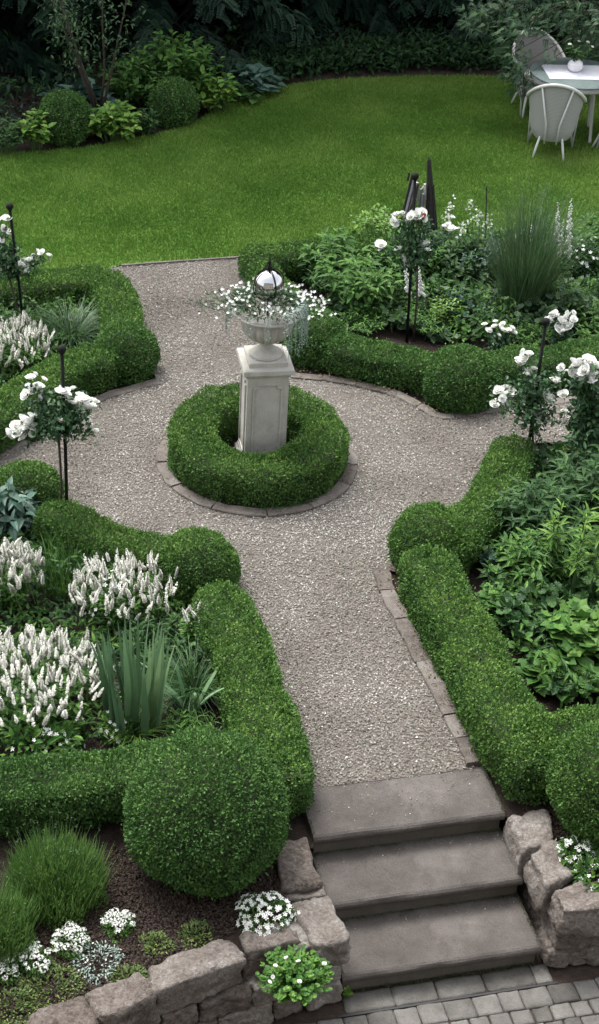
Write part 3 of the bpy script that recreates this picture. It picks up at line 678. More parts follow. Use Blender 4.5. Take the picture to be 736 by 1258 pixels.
MBALL = thing('mirror_ball', 'shiny silver gazing ball in a black iron crown above the urn flowers', 'gazing ball', (UC[0] + .0, UC[1] + .0, 1.25))
mb = MB(); mb.sphere((0, 0, .27), .115, 40, 20); mb.build('ball', CHROME, MBALL, smooth=True)
mb = MB()
for k in range(2):
    an = k * math.pi / 2 + .5; p = [(.124 * math.cos(t) * math.cos(an), .124 * math.cos(t) * math.sin(an), .27 + .124 * math.sin(t)) for t in np.linspace(-1.4, math.pi + 1.4, 40)]
    mb.tube(p, .004, 6)
mb.tube([(0, 0, 0), (0, 0, .15)], .008, 6)
mb.build('iron_cage', BLACKIRON, MBALL, smooth=True)
mb = MB(); mb.lathe([(.012, .39), (.016, .40), (.008, .412), (.007, .43), (.015, .442), (.006, .455), (.004, .48), (.001, .50)], (0, 0, 0), 10)
for k in range(4):
    an = k * math.pi / 2 + .5; p = [(r * math.cos(an), r * math.sin(an), z) for r, z in ((.003, .40), (.025, .405), (.036, .425), (.028, .442), (.018, .435))]; mb.tube(p, .0035, 5)
mb.build('finial', BLACKIRON, MBALL, smooth=True)

# ---------------------------------------------------------------- plants
def blades(mb, base, az, L, arch, W, lean, rnd=None, seg=6, mat_=0, fold=.0):
    n = len(base); s = np.linspace(0, 1, seg + 1)
    h = np.c_[np.cos(az), np.sin(az)]; side = np.c_[-np.sin(az), np.cos(az)]
    hor = L[:, None] * (lean[:, None] * s + arch[:, None] * s ** 2.2)
    ver = L[:, None] * (s * (1 - lean[:, None] * .25) - arch[:, None] * .75 * s ** 2.6)
    C_ = np.concatenate([base[:, None, :2] + h[:, None] * hor[..., None], (base[:, 2:3] + ver)[..., None]], axis=2)
    w = W[:, None] * np.clip(1.05 - s ** 2.2, .02, 1) * np.minimum(1, .55 + s * 2) / 2
    S3 = np.c_[side, np.zeros(n)][:, None] * w[..., None]
    V = np.stack([C_ - S3, C_ + S3], axis=2)
    tf = [(2 * i, 2 * i + 1, 2 * i + 3, 2 * i + 2) for i in range(seg)]
    k = (seg + 1) * 2; lo = np.array([i for f in tf for i in f]); 
    mb.v.append(V.reshape(-1, 3)); mb.l.append((lo[None] + (np.arange(n) * k)[:, None]).ravel().astype(np.int32) + mb.n)
    mb.c.append(np.full(seg * n, 4, np.int32)); mb.m.append(np.full(seg * n, mat_, np.int32)); mb.r.append(np.repeat(R.random(n) if rnd is None else rnd, k)); mb.n += n * k
def grass_clump(label, base, rad_, n, L, W, m, arch=(.1, .6), lean=(0, .3), name='grass_clump', cat='grass', group=None, spread=.25):
    mb = MB(); a = R.random(n) * 2 * math.pi; r = rad_ * spread * np.sqrt(R.random(n)); b = np.c_[r * np.cos(a), r * np.sin(a), np.zeros(n)]
    az = a + R.normal(size=n) * .5
    U = R.random(n)
    blades(mb, b, az, L * (.55 + .45 * R.random(n)), arch[0] + (arch[1] - arch[0]) * U, W * (.6 + .6 * R.random(n)), lean[0] + (lean[1] - lean[0]) * R.random(n))
    o = mb.build(name, m); o.location = tuple(map(float, base)); return tag(o, label, cat, group)
def leafy(label, base, Rr, H, nst, lps, L, W, T, m, name='perennial', cat='plant', group=None, up=.25, t0=.3, stemr=.004, droop=.0, parts=True, stem_m=None, top=.35, flat=.4, spread=.35, jit=.35, extra=None, ell=1.0):
    """bushy plant: stems rising from a small base to a dome, leaves all round each stem"""
    t = thing(name, label, cat, base, R.random() * 0, group)
    a = R.random(nst) * 2 * math.pi; r = np.sqrt(R.random(nst)); tip = np.c_[Rr * r * np.cos(a), Rr * ell * r * np.sin(a), H * (1 - flat * r ** 2) * (.85 + .25 * R.random(nst))]
    b = tip * np.array([spread, spread, 0]); 
    mbS = MB(); mbL = MB(); ts = np.linspace(0, 1, 5)
    pos = lambda i, tt: b[i] + (tip[i] - b[i]) * np.c_[tt ** 1.4, tt ** 1.4, tt ** .9]
    for i in range(nst):
        p = pos(i, ts); mbS.tube(p, np.linspace(stemr, stemr * .4, 5), 4)
    n = nst * lps; ii = np.repeat(np.arange(nst), lps); tt = t0 + (1 - t0) * (np.tile(np.arange(lps), nst) + R.random(n) * .6) / lps
    tt = np.minimum(tt, 1.0)
    P = b[ii] + (tip[ii] - b[ii]) * np.c_[tt ** 1.4, tt ** 1.4, tt ** .9]
    phi = np.tile(np.arange(lps), nst) * 2.4 + a[ii] * 7 + R.normal(size=n) * .3
    D = np.c_[np.cos(phi), np.sin(phi), np.full(n, up) + top * (tt > .85)] + rdir(n) * jit + np.c_[np.cos(a[ii]), np.sin(a[ii]), np.zeros(n)] * .35
    D = nrm(D); Nn = nrm(np.tile([0, 0, 1.], (n, 1)) + rdir(n) * .3 - D * 0)
    sc = (.65 + .5 * R.random(n)) * (1 - .25 * (tt > .9))
    mbL.inst(T, P, D, Nn, L * sc, W * sc, rnd=np.clip(R.random(n) * .7 + .3 * (tt - .5) + .1, 0, 1))
    mbL.build('foliage', m, t); mbS.build('stems', stem_m or STEM, t)
    if extra: extra(t, tip, mbL)
    return t
def cushion(label, base, r, h, nfl, fs, m=LF_MID, nleaf=900, leaf=.02, name='cushion_plant', group=None, fm=PETAL, heads=0, cat='flowers'):
    t = thing(name, label, cat, base, 0, group)
    n = nleaf; d = rdir(n); d[:, 2] = np.abs(d[:, 2]); q = (.55 + .45 * R.random(n) ** .5)
    bump = 1 + vnoise(d + base[0], .45, 3) * .5
    P = d * np.array([r, r, h]) * (q * bump)[:, None]
    mb = MB(); mb.inst(T_LEAF, P, nrm(d + rdir(n) * .6), nrm(d * .5 + np.array([0, 0, .7]) + rdir(n) * .5), leaf * (.6 + .7 * R.random(n)), leaf * .5, ); mb.build('foliage', m, t)
    if heads:
        k = heads; vs_ = []
        for v_ in range(2):
            mb = MB(); nn = 26; dd = rdir(nn); dd[:, 2] = np.abs(dd[:, 2]) * .9; mb.inst(T_FLO, nrm(dd) * np.array([.02, .02, .011]), perp(dd), nrm(dd + np.array([0, 0, .8])), fs, fs, rnd=.3 + .7 * R.random(nn)); mb.tube([(0, 0, -.03), (0, 0, 0)], .0015, 4, 1, 0); vs_.append(mb.build('flower_head', [fm, STEM], t))
        for i in range(k):
            g_ = vs_[i] if i < 2 else vs_[i % 2].copy()
            if i >= 2: COL.objects.link(g_); g_.parent = t
            a = i * 2.4; rr_ = r * .95 * math.sqrt((i + .5) / k); g_.location = (rr_ * math.cos(a) + R.normal() * .008, rr_ * math.sin(a) + R.normal() * .008, h * (1.05 - .55 * (rr_ / r) ** 2) + R.random() * .015)
            g_.rotation_euler = (-.5 * rr_ / r * math.sin(a), .5 * rr_ / r * math.cos(a), a); s_ = .7 + .5 * R.random(); g_.scale = (s_, s_, s_)
    elif nfl:
        n = nfl; d = rdir(n); d[:, 2] = np.abs(d[:, 2]); bump = 1 + vnoise(d + base[0], .45, 3) * .5
        P = d * np.array([r, r, h]) * ((1.0 + .12 * R.random(n)) * bump)[:, None]
        florets(t, P, nrm(d + rdir(n) * .4 + np.array([0, -.2, .5])), fs * (.8 + .4 * R.random(n)), fm)
    return t
FLOB = {}
def florets(t, P, Nn, size, fm, name='flower'):
    n = len(P); size = np.broadcast_to(size, (n,)); order = np.argsort(P[:, 1] - P[:, 2]); first = order[:100] if n > 104 else order; rest = order[100:] if n > 104 else []
    for j, i in enumerate(first):
        if fm.name not in FLOB:
            mb = MB(); mb.inst(T_FLO, np.zeros((1, 3)), np.array([[1., 0, 0]]), np.array([[0, 0, 1.]]), 1, 1, rnd=np.array([.7])); o = mb.build(name, fm); FLOB[fm.name] = o
        else: o = FLOB[fm.name].copy(); COL.objects.link(o)
        o.parent = t; o.location = tuple(map(float, P[i])); o.scale = (float(size[i]),) * 3
        q = Vector(Nn[i]).to_track_quat('Z', 'Y'); o.rotation_euler = q.to_euler(); o.rotation_euler.rotate_axis('Z', float(R.random() * 6))
    if len(rest):
        mb = MB(); mb.inst(T_FLO, P[rest], perp(Nn[rest]), Nn[rest], size[rest], size[rest], rnd=.4 + .6 * R.random(len(rest))); tag(mb.build(name, fm, t), kind='stuff')
# salvia flower spikes (three shapes, shared)
def spike_mesh(seed, H=.105, r0=.0125):
    mb = MB(); nw = 13; H *= (1, .8, 1.2, .65, 1.0)[seed]; bend = (.0, .02, -.015, .01, -.03)[seed]; old = (0, .1, 0, .45, .2)[seed]
    for i in range(nw):
        u = i / (nw - 1); z = H * (.12 + .88 * u); rr_ = r0 * (1 - .72 * u ** 3.2) * (1 + .25 * R.random()); n = 9
        a = np.arange(n) * 2 * math.pi / n + i * .9 + R.normal(size=n) * .2; D = np.c_[np.cos(a), np.sin(a), np.full(n, .55)]
        P = np.c_[np.full(n, bend * u * u), np.zeros(n), np.full(n, z) + R.normal(size=n) * .002]
        mb.inst(T_DIA, P, D, np.tile([0, 0, 1.], (n, 1)) + rdir(n) * .4, rr_ * 1.35, rr_ * .9, rnd=np.clip(.25 + .7 * R.random(n) - .35 * (u > .85) - old * (u < .45), 0, 1))
    mb.tube([(0, 0, -.12), (0, 0, H * .5), (bend, 0, H)], .002, 4, 1)
    return mb
SPIKES = []
def salvia(label, base, Rr, H, nsp, ell=1.0, sp_scale=1.0, group='white salvia clumps', tilt=.35):
    t = leafy(label, base, Rr, H, 60, 16, .055, .022, T_LANCE, LF_MID, 'white_salvia', 'flowering plant', group, up=.3, t0=.15, flat=.3, ell=ell)
    extra = nsp > 100; n1 = min(nsp, 98)
    if nsp > 100:
        mb = MB(); nx = (nsp - 98)
        for i in range(nx):
            a = R.random() * 6.28; q = math.sqrt(R.random()); x, y = Rr * q * math.cos(a), Rr * ell * q * math.sin(a); z = H * (.96 - .35 * q * q) + R.normal() * .03
            nn_ = 60; u = R.random(nn_); rr_ = .0115 * (1 - .7 * u ** 3); ph = R.random(nn_) * 6.28; D = np.c_[np.cos(ph), np.sin(ph), np.full(nn_, .55)]
            ax = np.array([tilt * x / Rr, tilt * y / Rr, 1.0]) + R.normal(size=3) * .08
            mb.inst(T_DIA, np.array([x, y, z]) + ax * (.095 * u)[:, None], D, np.tile([0, 0, 1.], (nn_, 1)) + rdir(nn_) * .4, rr_ * 1.4, rr_, rnd=.25 + .7 * R.random(nn_))
        tag(mb.build('flower_spike', [SPIKE, STEM], t), kind='stuff')
    for i in range(n1):
        if len(SPIKES) < 5: s = spike_mesh(len(SPIKES)).build('flower_spike', [SPIKE, STEM]); SPIKES.append(s)
        else: s = SPIKES[int(R.integers(5))].copy(); COL.objects.link(s)
        s.parent = t; a = i * 2.39996 + R.normal() * .25; r = Rr * math.sqrt((i + .5) / n1) * (1 + R.normal() * .05)
        x, y = r * math.cos(a), r * ell * math.sin(a); s.location = (x, y, H * (.98 - .35 * (r / Rr) ** 2) + R.normal() * .03)
        s.rotation_euler = (-tilt * y / Rr + R.normal() * .08, tilt * x / Rr + R.normal() * .13, R.random() * 6); k = sp_scale * (.65 + .6 * R.random()); s.scale = (k, k, k * (.8 + .5 * R.random()))
    return t
# rose blooms
def bloom_mesh(seed, r=.05):
    mb = MB(); 
    for ring, (n, tilt, L, z) in enumerate(((6, .25, 1.0, 0), (6, .6, .85, .004), (6, 1.0, .68, .008), (5, 1.35, .5, .010), (4, 1.6, .35, .012))):
        a = np.arange(n) * 2 * math.pi / n + ring * .55 + R.normal(size=n) * .12
        D = np.c_[np.cos(a) * math.cos(tilt), np.sin(a) * math.cos(tilt), np.full(n, math.sin(tilt))]; Nn = np.c_[-np.cos(a) * math.sin(tilt), -np.sin(a) * math.sin(tilt), np.full(n, math.cos(tilt))]
        T = leaf8(-.25, .16, .42, .50, .35, .78)
        mb.inst(T, np.c_[np.zeros((n, 2)), np.full(n, z)], D, Nn, r * L * (.9 + .2 * R.random(n)), r * L * 1.05, rnd=.3 + .7 * R.random(n))
    mb.tube([(0, 0, -.06), (0, 0, 0)], .003, 5, 1); return mb
BLO = []
def bloom(parent, P, scale=1.0, tilt=(0, 0)):
    if len(BLO) < 3: b = bloom_mesh(len(BLO)).build('bloom', [PETAL, STEM], smooth=True); BLO.append(b)
    else: b = BLO[int(R.integers(3))].copy(); COL.objects.link(b)
    b.parent = parent; l = np.array(P) - np.array(parent.location); b.location = tuple(map(float, l)); b.scale = (scale,) * 3
    b.rotation_euler = (tilt[0] + R.normal() * .3, tilt[1] + R.normal() * .3, R.random() * 6); return b
def stake(label, foot_px, top_px, r=.0125, finial=.031, z0=0.0, group='black plant stakes'):
    b = G(*foot_px, z0); top = A(*top_px, b[1] + .02)
    t = thing('plant_stake', label, 'stake', b, 0, group); l = top - b
    mb = MB(); mb.tube([(0, 0, -.05), l * .5 + np.array([.004, 0, 0]), l], r, 8); mb.build('pole', BLACKIRON, t, smooth=True)
    if finial:
        mb = MB(); mb.sphere(l + np.array([0, 0, finial * .6]), finial, 16, 10); mb.lathe([(r * 1.6, -.012), (r * 1.6, .004)], l, 10); mb.build('finial', BLACKIRON, t, smooth=True)
    return b, top
def rose(label, foot, crown_c, crown_r, blooms, trunk=True, nl=1500, leaf=.045, group='white standard roses', name='standard_rose', clusters=14, zs=.8, scatter=.30, bs=1.12):
    """crown: leafy shoots from the graft towards the flower clusters"""
    t = thing(name, label, 'rose', foot, 0, group); f = np.array(foot, float); c = np.array(crown_c, float) - f
    mb = MB(); base = c - np.array([0, 0, crown_r * zs * .7]) + (np.array([-.045, .03, 0]) if trunk and foot[0] < 0 else 0)
    if trunk: mb.tube([(0, 0, -.03), base * .5 + np.array([.012, 0, 0]), base], [.011, .009, .010], 7); mb.build('trunk', BARK, t, smooth=True)
    mbS = MB(); mbL = MB(); B = []; 
    for (x, y, dy, s) in blooms:
        P = A(x, y, crown_c[1] + dy); B.append(P - f)
        bloom(t, P, s * bs, (.35, 0))
        for _ in range(2 if s >= .9 else (1 if s >= .7 else 0)):
            bloom(t, P + np.array([R.normal() * .030, R.normal() * .035 + .02, R.normal() * .026 - .008]), s * bs * (.5 + .4 * R.random()), (.5 + R.normal() * .4, R.normal() * .4))
    ends = [p - np.array([0, 0, .03]) for p in B] + [c + rdir(1)[0] * crown_r * np.array([1, 1, zs]) * (.5 + .5 * R.random()) for _ in range(clusters)]
    per = max(8, nl // (len(ends)))
    for e in ends:
        mid = (base + e) / 2 + rdir(1)[0] * .05 + np.array([0, 0, .04]); ts = np.linspace(0, 1, 6)[:, None]
        cur = (1 - ts) ** 2 * base + 2 * ts * (1 - ts) * mid + ts ** 2 * e; mbS.tube(cur, np.linspace(.005, .002, 6), 4)
        tt = (R.random(per) ** .8)[:, None]; P = (1 - tt) ** 2 * base + 2 * tt * (1 - tt) * mid + tt ** 2 * e + rdir(per) * scatter * .22 * R.random(per)[:, None]
        D = nrm(rdir(per) + np.array([0, 0, .15])); mbL.inst(T_LEAF, P, D, nrm(rdir(per) * .6 + np.array([0, 0, 1.])), leaf * (.6 + .6 * R.random(per)), leaf * .62 * (.6 + .6 * R.random(per)))
    mbS.build('branches', STEM, t); mbL.build('foliage', LF_ROSE, t); return t

# --- urn planting
ut = thing('urn_flowers', 'trailing white flowers and silver foliage spilling over the urn rim', 'flowers', (UC[0], UC[1], 1.255))
mbL = MB(); n = 1700; a = R.random(n) * 2 * math.pi; r = .26 * np.sqrt(R.random(n)); r = np.where(R.random(n) < .45, r * 1.0, r); ext = 1 + 1.2 * np.abs(np.cos(a)) * (R.random(n) < .5) * R.random(n)
P = np.c_[r * ext * np.cos(a), r * np.sin(a), .08 + .06 * R.random(n) + .07 * (1 - (r / .25) ** 2) - .03 * (ext > 1.2)]
mbL.inst(T_LEAF, P, nrm(np.c_[np.cos(a), np.sin(a), .3 + R.random(n)] + rdir(n) * .5), nrm(rdir(n) * .6 + np.array([0, 0, 1])), .03 + .02 * R.random(n), .014, ); mbL.build('foliage', LF_FOX, ut)
mb = MB(); n = 240; a = R.random(n) * 2 * math.pi; r = .27 * R.random(n) ** .6; ext = 1 + 1.25 * (np.abs(np.cos(a)) > .5) * R.random(n)
P = np.c_[r * ext * np.cos(a), r * np.sin(a), .13 + .07 * R.random(n) + .06 * (1 - (r / .25) ** 2) - .10 * np.clip(ext - 1.35, 0, 1)]
k = ~((np.abs(P[:, 0]) < .12) & (P[:, 1] < .0) & (P[:, 2] > .20)); P = P[k]; n = len(P)
florets(ut, P, nrm(rdir(n) * .5 + np.array([0, -.5, .8])), .021 + .010 * R.random(n), PETAL)
mb = MB()
for i in range(46):
    a_ = -.25 + R.normal() * .55 if i < 30 else R.random() * 6.28; d_ = np.array([math.cos(a_), math.sin(a_) - .25, 0]); l_ = .12 + .22 * R.random() * (1 if i < 30 else .5)
    p = [d_ * .2 + [0, 0, .14], d_ * .27 + [0, 0, .165], d_ * .30 + [0, 0, .12], d_ * .305 + [0, 0, .14 - l_]]; mb.tube(p, .0018, 3)
    k = 22; tt = R.random(k); P = np.array(p[1]) * (1 - tt)[:, None] + np.array(p[3]) * tt[:, None] + rdir(k) * .008; mb.inst(T_DIA, P, rdir(k), rdir(k), .016, .010)
mb.build('trailing_stems', LF_SILVER, ut)

# --- roses and stakes
b, tp = stake('black stake with ball finial in the upper left bed', (30, 410), (12, 256))
rose('white standard rose at the left edge beside the upper left bed stake', b + np.array([-.04, .03, 0]), A(15, 322, b[1]), .22, [(8, 270, 0, .9), (4, 282, .03, .8), (26, 328, -.03, 1), (36, 322, 0, .9), (33, 334, -.05, .8), (52, 311, 0, .7), (60, 315, .02, .6), (-8, 292, 0, .8), (2, 296, 0, .6)], nl=1100, scatter=.4)
b, tp = stake('black stake with ball finial standing in front at left, beside the circle', (83, 655), (76, 432))
rose('white standard rose in front of the gravel circle at left', b + np.array([-.05, .02, 0]), A(78, 510, b[1]), .24, [(38, 466, 0, .8), (47, 477, 0, .9), (34, 486, -.03, 1), (48, 484, .02, .8), (28, 518, 0, 1), (40, 516, -.02, 1), (24, 532, -.04, 1.05), (32, 538, -.04, 1), (20, 524, 0, .9), (37, 525, -.05, .9), (76, 484, -.02, 1), (82, 488, .02, .8), (92, 497, 0, .9), (102, 494, -.02, 1.1), (112, 497, 0, 1.1), (108, 503, -.05, 1.05), (98, 488, .04, .8), (74, 519, -.06, .7), (112, 526, 0, .75), (117, 531, .02, .6)], nl=1700, scatter=.42)
b, tp = stake('tall black stake with ball finial in the upper right bed, left of the ornamental grass', (500, 418), (510, 219))
rose('white standard rose in the upper right bed near the folded chair', b + np.array([.06, .02, 0]), A(515, 295, b[1]), .27, [(487, 266, 0, .9), (484, 274, -.02, .9), (494, 264, .02, .7), (512, 266, 0, 1.25), (518, 262, .02, .9), (507, 268, -.03, .9), (554, 284, 0, 1.05), (548, 279, .03, .7), (522, 303, -.03, 1.1), (468, 302, 0, 1.0), (490, 307, -.02, .65), (499, 317, -.04, .8), (503, 322, -.05, .8), (497, 325, -.04, .6)], nl=1700, scatter=.45)
rb = MB(); rp = A(521, 265, b[1] - .03); rb.inst(floret(7, .3), np.repeat(rp[None], 4, 0) + rdir(4) * .006, rdir(4), rdir(4) + np.array([0, -.5, .5]), .04, .04); tag(rb.build('red_flower', BUD, origin=rp), 'single small red bloom behind the white rose by the folded chair', 'flower')
b, tp = stake('black stake with ball finial standing in front at right, leaning slightly', (645, 578), (670, 398))
rose('white standard rose on the tilted stake in front of the right hedge', b + np.array([.05, .03, 0]), A(657, 480, b[1]), .31, [(694, 508, .02, .8), (690, 452, .05, .7), (640, 524, -.02, .7), (606, 498, .02, .8), (638, 447, 0, .9), (645, 440, .02, .9), (650, 436, .02, .7), (647, 458, -.02, .9), (655, 455, -.03, .7), (614, 483, 0, 1), (620, 487, -.02, 1), (629, 482, .02, .9), (623, 500, -.04, .95), (631, 495, -.02, .8), (681, 470, 0, 1.0), (672, 492, -.03, 1.25), (657, 511, -.05, 1.05), (668, 518, -.03, .5), (668, 565, -.1, .9), (674, 572, -.1, .7), (662, 556, -.08, .6)], nl=1500, scatter=.6)
# rose shrub at the right edge
rf = G(735, 600); rose('white rose bush at the right edge behind the lilies', rf, A(728, 500, rf[1]), .30, [(712, 450, 0, 1.1), (722, 446, .02, 1.2), (730, 452, 0, 1.2), (714, 464, -.03, 1.1), (726, 464, -.04, 1.1), (720, 456, -.05, 1.1), (720, 515, 0, 1.0), (727, 510, .02, .8), (734, 522, 0, .7), (728, 538, 0, .6), (723, 556, 0, .5), (738, 560, 0, .6)], trunk=False, nl=2600, leaf=.055, name='rose_bush', group=None, scatter=.5, zs=1.1)
rf = G(700, 440); rose('white rose cluster behind the right hand stake finial', rf, A(690, 410, rf[1]), .16, [(672, 394, 0, .8), (682, 388, .02, 1), (690, 396, 0, 1), (698, 390, .02, .9), (686, 404, -.03, 1), (700, 402, -.02, 1), (704, 393, 0, .8), (694, 407, -.04, .8)], trunk=False, nl=500, name='rose_bush', group=None, clusters=6)
rf = G(615, 440); rose('low white rose cluster between the middle box ball and the right stake', rf, A(615, 418, rf[1]), .14, [(600, 407, 0, .7), (608, 403, .02, .8), (616, 406, 0, .8), (624, 408, .0, .8), (631, 409, .02, .6), (612, 413, -.03, .6)], trunk=False, nl=420, name='rose_bush', group=None, clusters=5)

# --- salvias
salvia('white salvia clump in the upper left bed behind the curved hedge', G(22, 448), .31, .28, 140, ell=1.1, sp_scale=.95)
salvia('white salvia clump at the left edge below the blue-leaved peony', G(8, 745), .26, .40, 120)
salvia('biggest white salvia clump at the left edge below the middle', G(48, 868), .43, .34, 260, ell=.95)
salvia('white salvia clump between the path hedge and the iris, mixed with small white flowers', G(152, 756), .36, .30, 150, ell=.85)
salvia('small sparse white salvia spikes just left of the path hedge', G(238, 795), .09, .26, 12)
# mixed white flowers inside
cushion('small white open flowers growing among the salvia above the iris', G(142, 762), .17, .34, 60, .035, name='white_flower_clump')
# --- irises and grasses
def iris(label, px, n, L, group='blue-green iris clumps', W=.045, rad_=.14, arch=(.0, .12), lean=(-.02, .28)):
    b = G(*px); mb = MB(); a = R.random(n) * 2 * math.pi; r = rad_ * np.sqrt(R.random(n)); base = np.c_[r * np.cos(a), r * np.sin(a), np.zeros(n)]
    blades(mb, base, np.where(np.cos(a) > 0, 0, math.pi) + R.normal(size=n) * .7, L * (.6 + .4 * R.random(n)), R.uniform(*arch, n), W * (.7 + .5 * R.random(n)), R.uniform(*lean, n), seg=8)
    o = mb.build('iris', LF_IRIS); o.location = tuple(map(float, b)); tag(o, label, 'iris', group)
iris('larger clump of broad blue-green iris leaves in the lower left bed', (165, 893), 44, .84, W=.048, rad_=.17, lean=(-.04, .20), arch=(.0, .08))
iris('smaller splayed iris with a few leaves just left of the path hedge', (232, 880), 12, .50, rad_=.05, arch=(.1, .45), lean=(.1, .5), W=.04)
grass_clump('fountain of arching green grass inside the upper left bed', G(88, 425), .32, 420, .50, .007, LF_FOX, arch=(.2, .8), lean=(.1, .5), group='ornamental grasses')
grass_clump('tall upright ornamental grass in the upper right bed', G(640, 388), .46, 1150, 1.42, .006, LF_GRASS, arch=(.02, .32), lean=(-.08, .34), group='ornamental grasses', spread=.40)
grass_clump('arching pale blades at the foot of the tall ornamental grass', G(638, 392), .4, 260, .50, .009, LF_FOX, arch=(.5, 1.0), lean=(.2, .6), group='ornamental grasses', spread=.5)
grass_clump('thin dark grass leaves between the iris and the path hedge', G(238, 855), .3, 260, .42, .007, LF_DARK, arch=(.3, .9), lean=(.1, .5), group='ornamental grasses')
grass_clump('fine upright green shoots beside the left salvia', G(90, 715), .5, 700, .36, .008, LF_MID, arch=(.05, .4), lean=(.0, .2), group='ornamental grasses', spread=.55)
grass_clump('pale arching grass tuft in front of the iris', G(165, 905), .3, 120, .22, .006, LF_LIGHT, arch=(.3, .9), lean=(.1, .5), group='ornamental grasses')
# --- lavender
def lavender(label, px, r, h, n=1700):
    b = G(*px, -.05); t = thing('lavender', label, 'lavender', b, 0, 'lavender bushes'); mb = MB()
    a = R.random(n) * 2 * math.pi; q = np.sqrt(R.random(n)); base = np.c_[q * r * .8 * np.cos(a), q * r * .8 * np.sin(a), h * .1 * (1 - q)]
    blades(mb, base, a + R.normal(size=n) * 1.0, h * (.62 + .42 * R.random(n)) * (1.05 - .35 * q) * (1 + .5 * vnoise(base + [0, 0, 5.], .09, 1)), .03 + .10 * R.random(n), .004 + R.random(n) * .0035, .02 + .30 * q * (.2 + .9 * R.random(n)) , seg=4)
    k = 11000; d = rdir(k); d[:, 2] = np.abs(d[:, 2]); P = d * np.array([r * .85, r * .85, h * .8]) * (.45 + .6 * R.random(k) ** .5)[:, None] * (1 + .5 * vnoise(d * .2 + base[0], .06, 3))[:, None]
    mb.inst(T_DIA, P, nrm(d * .5 + np.array([0, 0, 1.1]) + rdir(k) * .55), rdir(k), .026 + R.random(k) * .02, .0055, ); mb.build('foliage', LF_LAV, t)
    mb = MB(); k = 40; a = R.random(k) * 6.28; q = np.sqrt(R.random(k)) * .9
    for i in range(k):
        p0 = np.array([q[i] * r * .6 * math.cos(a[i]), q[i] * r * .6 * math.sin(a[i]), h * .5]); p1 = np.array([q[i] * r * 1.05 * math.cos(a[i]), q[i] * r * 1.05 * math.sin(a[i]), h * (1.22 - .3 * q[i])])
        mb.tube([p0, p1], .0014, 3); u = R.random(8); mb.inst(T_DIA, p1 + (np.zeros((8, 3)) + np.array([0, 0, .03])) * u[:, None], rdir(8) + np.array([0, 0, .8]), rdir(8), .010, .006)
    mb.build('flower_stems', LF_FOX, t); return t
lavender('green lavender bush left of the big box ball', (68, 1100), .31, .38, n=2600)
lavender('green lavender bush cut by the left edge of the photo', (-18, 1165), .29, .40)
# --- white cushions in the front bed
for px, r, h, hd, lb in (((86, 1163), .10, .09, 22, 'white alyssum cushion, middle one of the row on the soil'), ((146, 1140), .085, .08, 18, 'white alyssum cushion nearest the lavender and big box ball'), ((42, 1186), .095, .08, 20, 'white alyssum cushion third from the right near the wall'), ((4, 1200), .085, .08, 14, 'white alyssum cushion at the left edge by the lavender')):
    cushion(lb, G(*px, -.03), r, h, 0, .012, heads=hd, nleaf=500, name='alyssum', group='white alyssum cushions')
cushion('white starry flower cushion at the foot of the big box ball beside the wall', G(325, 1130, -.02), .15, .12, 190, .030, nleaf=900, name='bellflower', fm=PETAL)
cushion('pale greyish small-flowered tuft between the alyssum cushions', G(120, 1182, -.03), .13, .05, 50, .012, m=LF_SILVER, nleaf=420, leaf=.018, name='ground_tuft')
cushion('white and lilac flowers with round leaves behind the right wall', G(712, 1052, -.0), .13, .10, 90, .032, nleaf=500, name='bellflower', leaf=.035)
cushion('round-leaved green plant with white flowers at the right edge above the wall', G(735, 1078, -.0), .14, .09, 40, .032, nleaf=300, name='bellflower', leaf=.05)
for px, r, n_, lb in (((192, 1160), .09, 420, 'mossy tuft on soil left of the yellowish one'), ((240, 1150), .10, 450, 'yellowish mossy tuft on the soil below the big box ball'), ((60, 1215), .20, 1100, 'mossy weeds on the soil behind the left wall stones'), ((160, 1205), .12, 500, 'green moss behind the wall below the alyssum'), ((10, 1240), .18, 900, 'pale mossy weeds in the bottom left corner')):
    cushion(lb, G(*px, -.04), r, .035, 0, .01, m=MOSS, nleaf=n_, leaf=.022, name='moss_tuft', group='mossy tufts on the soil', cat='moss')
# --- geranium on the wall
leafy('bright green geranium with small white flowers growing out of the left wall', G(362, 1215, -.14), .21, .22, 150, 13, .024, .024, T_SCAL, LF_GER, 'wall_geranium', 'plant', up=.2, t0=.2, flat=.5, extra=lambda t, tip, _m: [bloom(t, np.array(t.location) + tip[i] + [0, 0, .03], .28) for i in range(8)])
leafy('tiny green weed at the foot of the wall beside the lowest step', G(424, 1222, LOWZ), .04, .06, 8, 6, .02, .018, T_SCAL, LF_LIGHT, 'weed')
# --- lower left bed
leafy('blue-green peony with drooping leaves at the left edge', G(12, 652), .26, .36, 16, 8, .17, .055, T_LANCE, LF_BLUE, 'peony', up=.15, t0=.35)
cushion('low round-leaved plant in the lower left corner of the salvia bed', G(40, 918), .30, .16, 26, .035, m=LF_MID, nleaf=420, leaf=.075, name='ground_cover_plant')
cushion('small white flowers between the iris and the front box hedge', G(143, 902), .10, .14, 28, .030, m=LF_MID, nleaf=260, leaf=.04, name='white_flower_clump')
cushion('white flower tuft just above the front box hedge at left', G(66, 925), .10, .17, 40, .032, m=LF_MID, nleaf=240, leaf=.04, name='white_flower_clump')
leafy('light green feathery plant at the foot of the small iris', G(235, 905), .20, .13, 30, 12, .075, .014, T_LANCE, LF_MID, 'perennial', up=.3)
leafy('low green leaves behind the iris and salvia', G(200, 800), .28, .20, 40, 12, .07, .018, T_LANCE, LF_DARK, 'perennial')
leafy('green leaves below the curved hedge at the left stake', G(110, 700), .3, .22, 40, 12, .06, .02, T_LANCE, LF_MID, 'perennial')
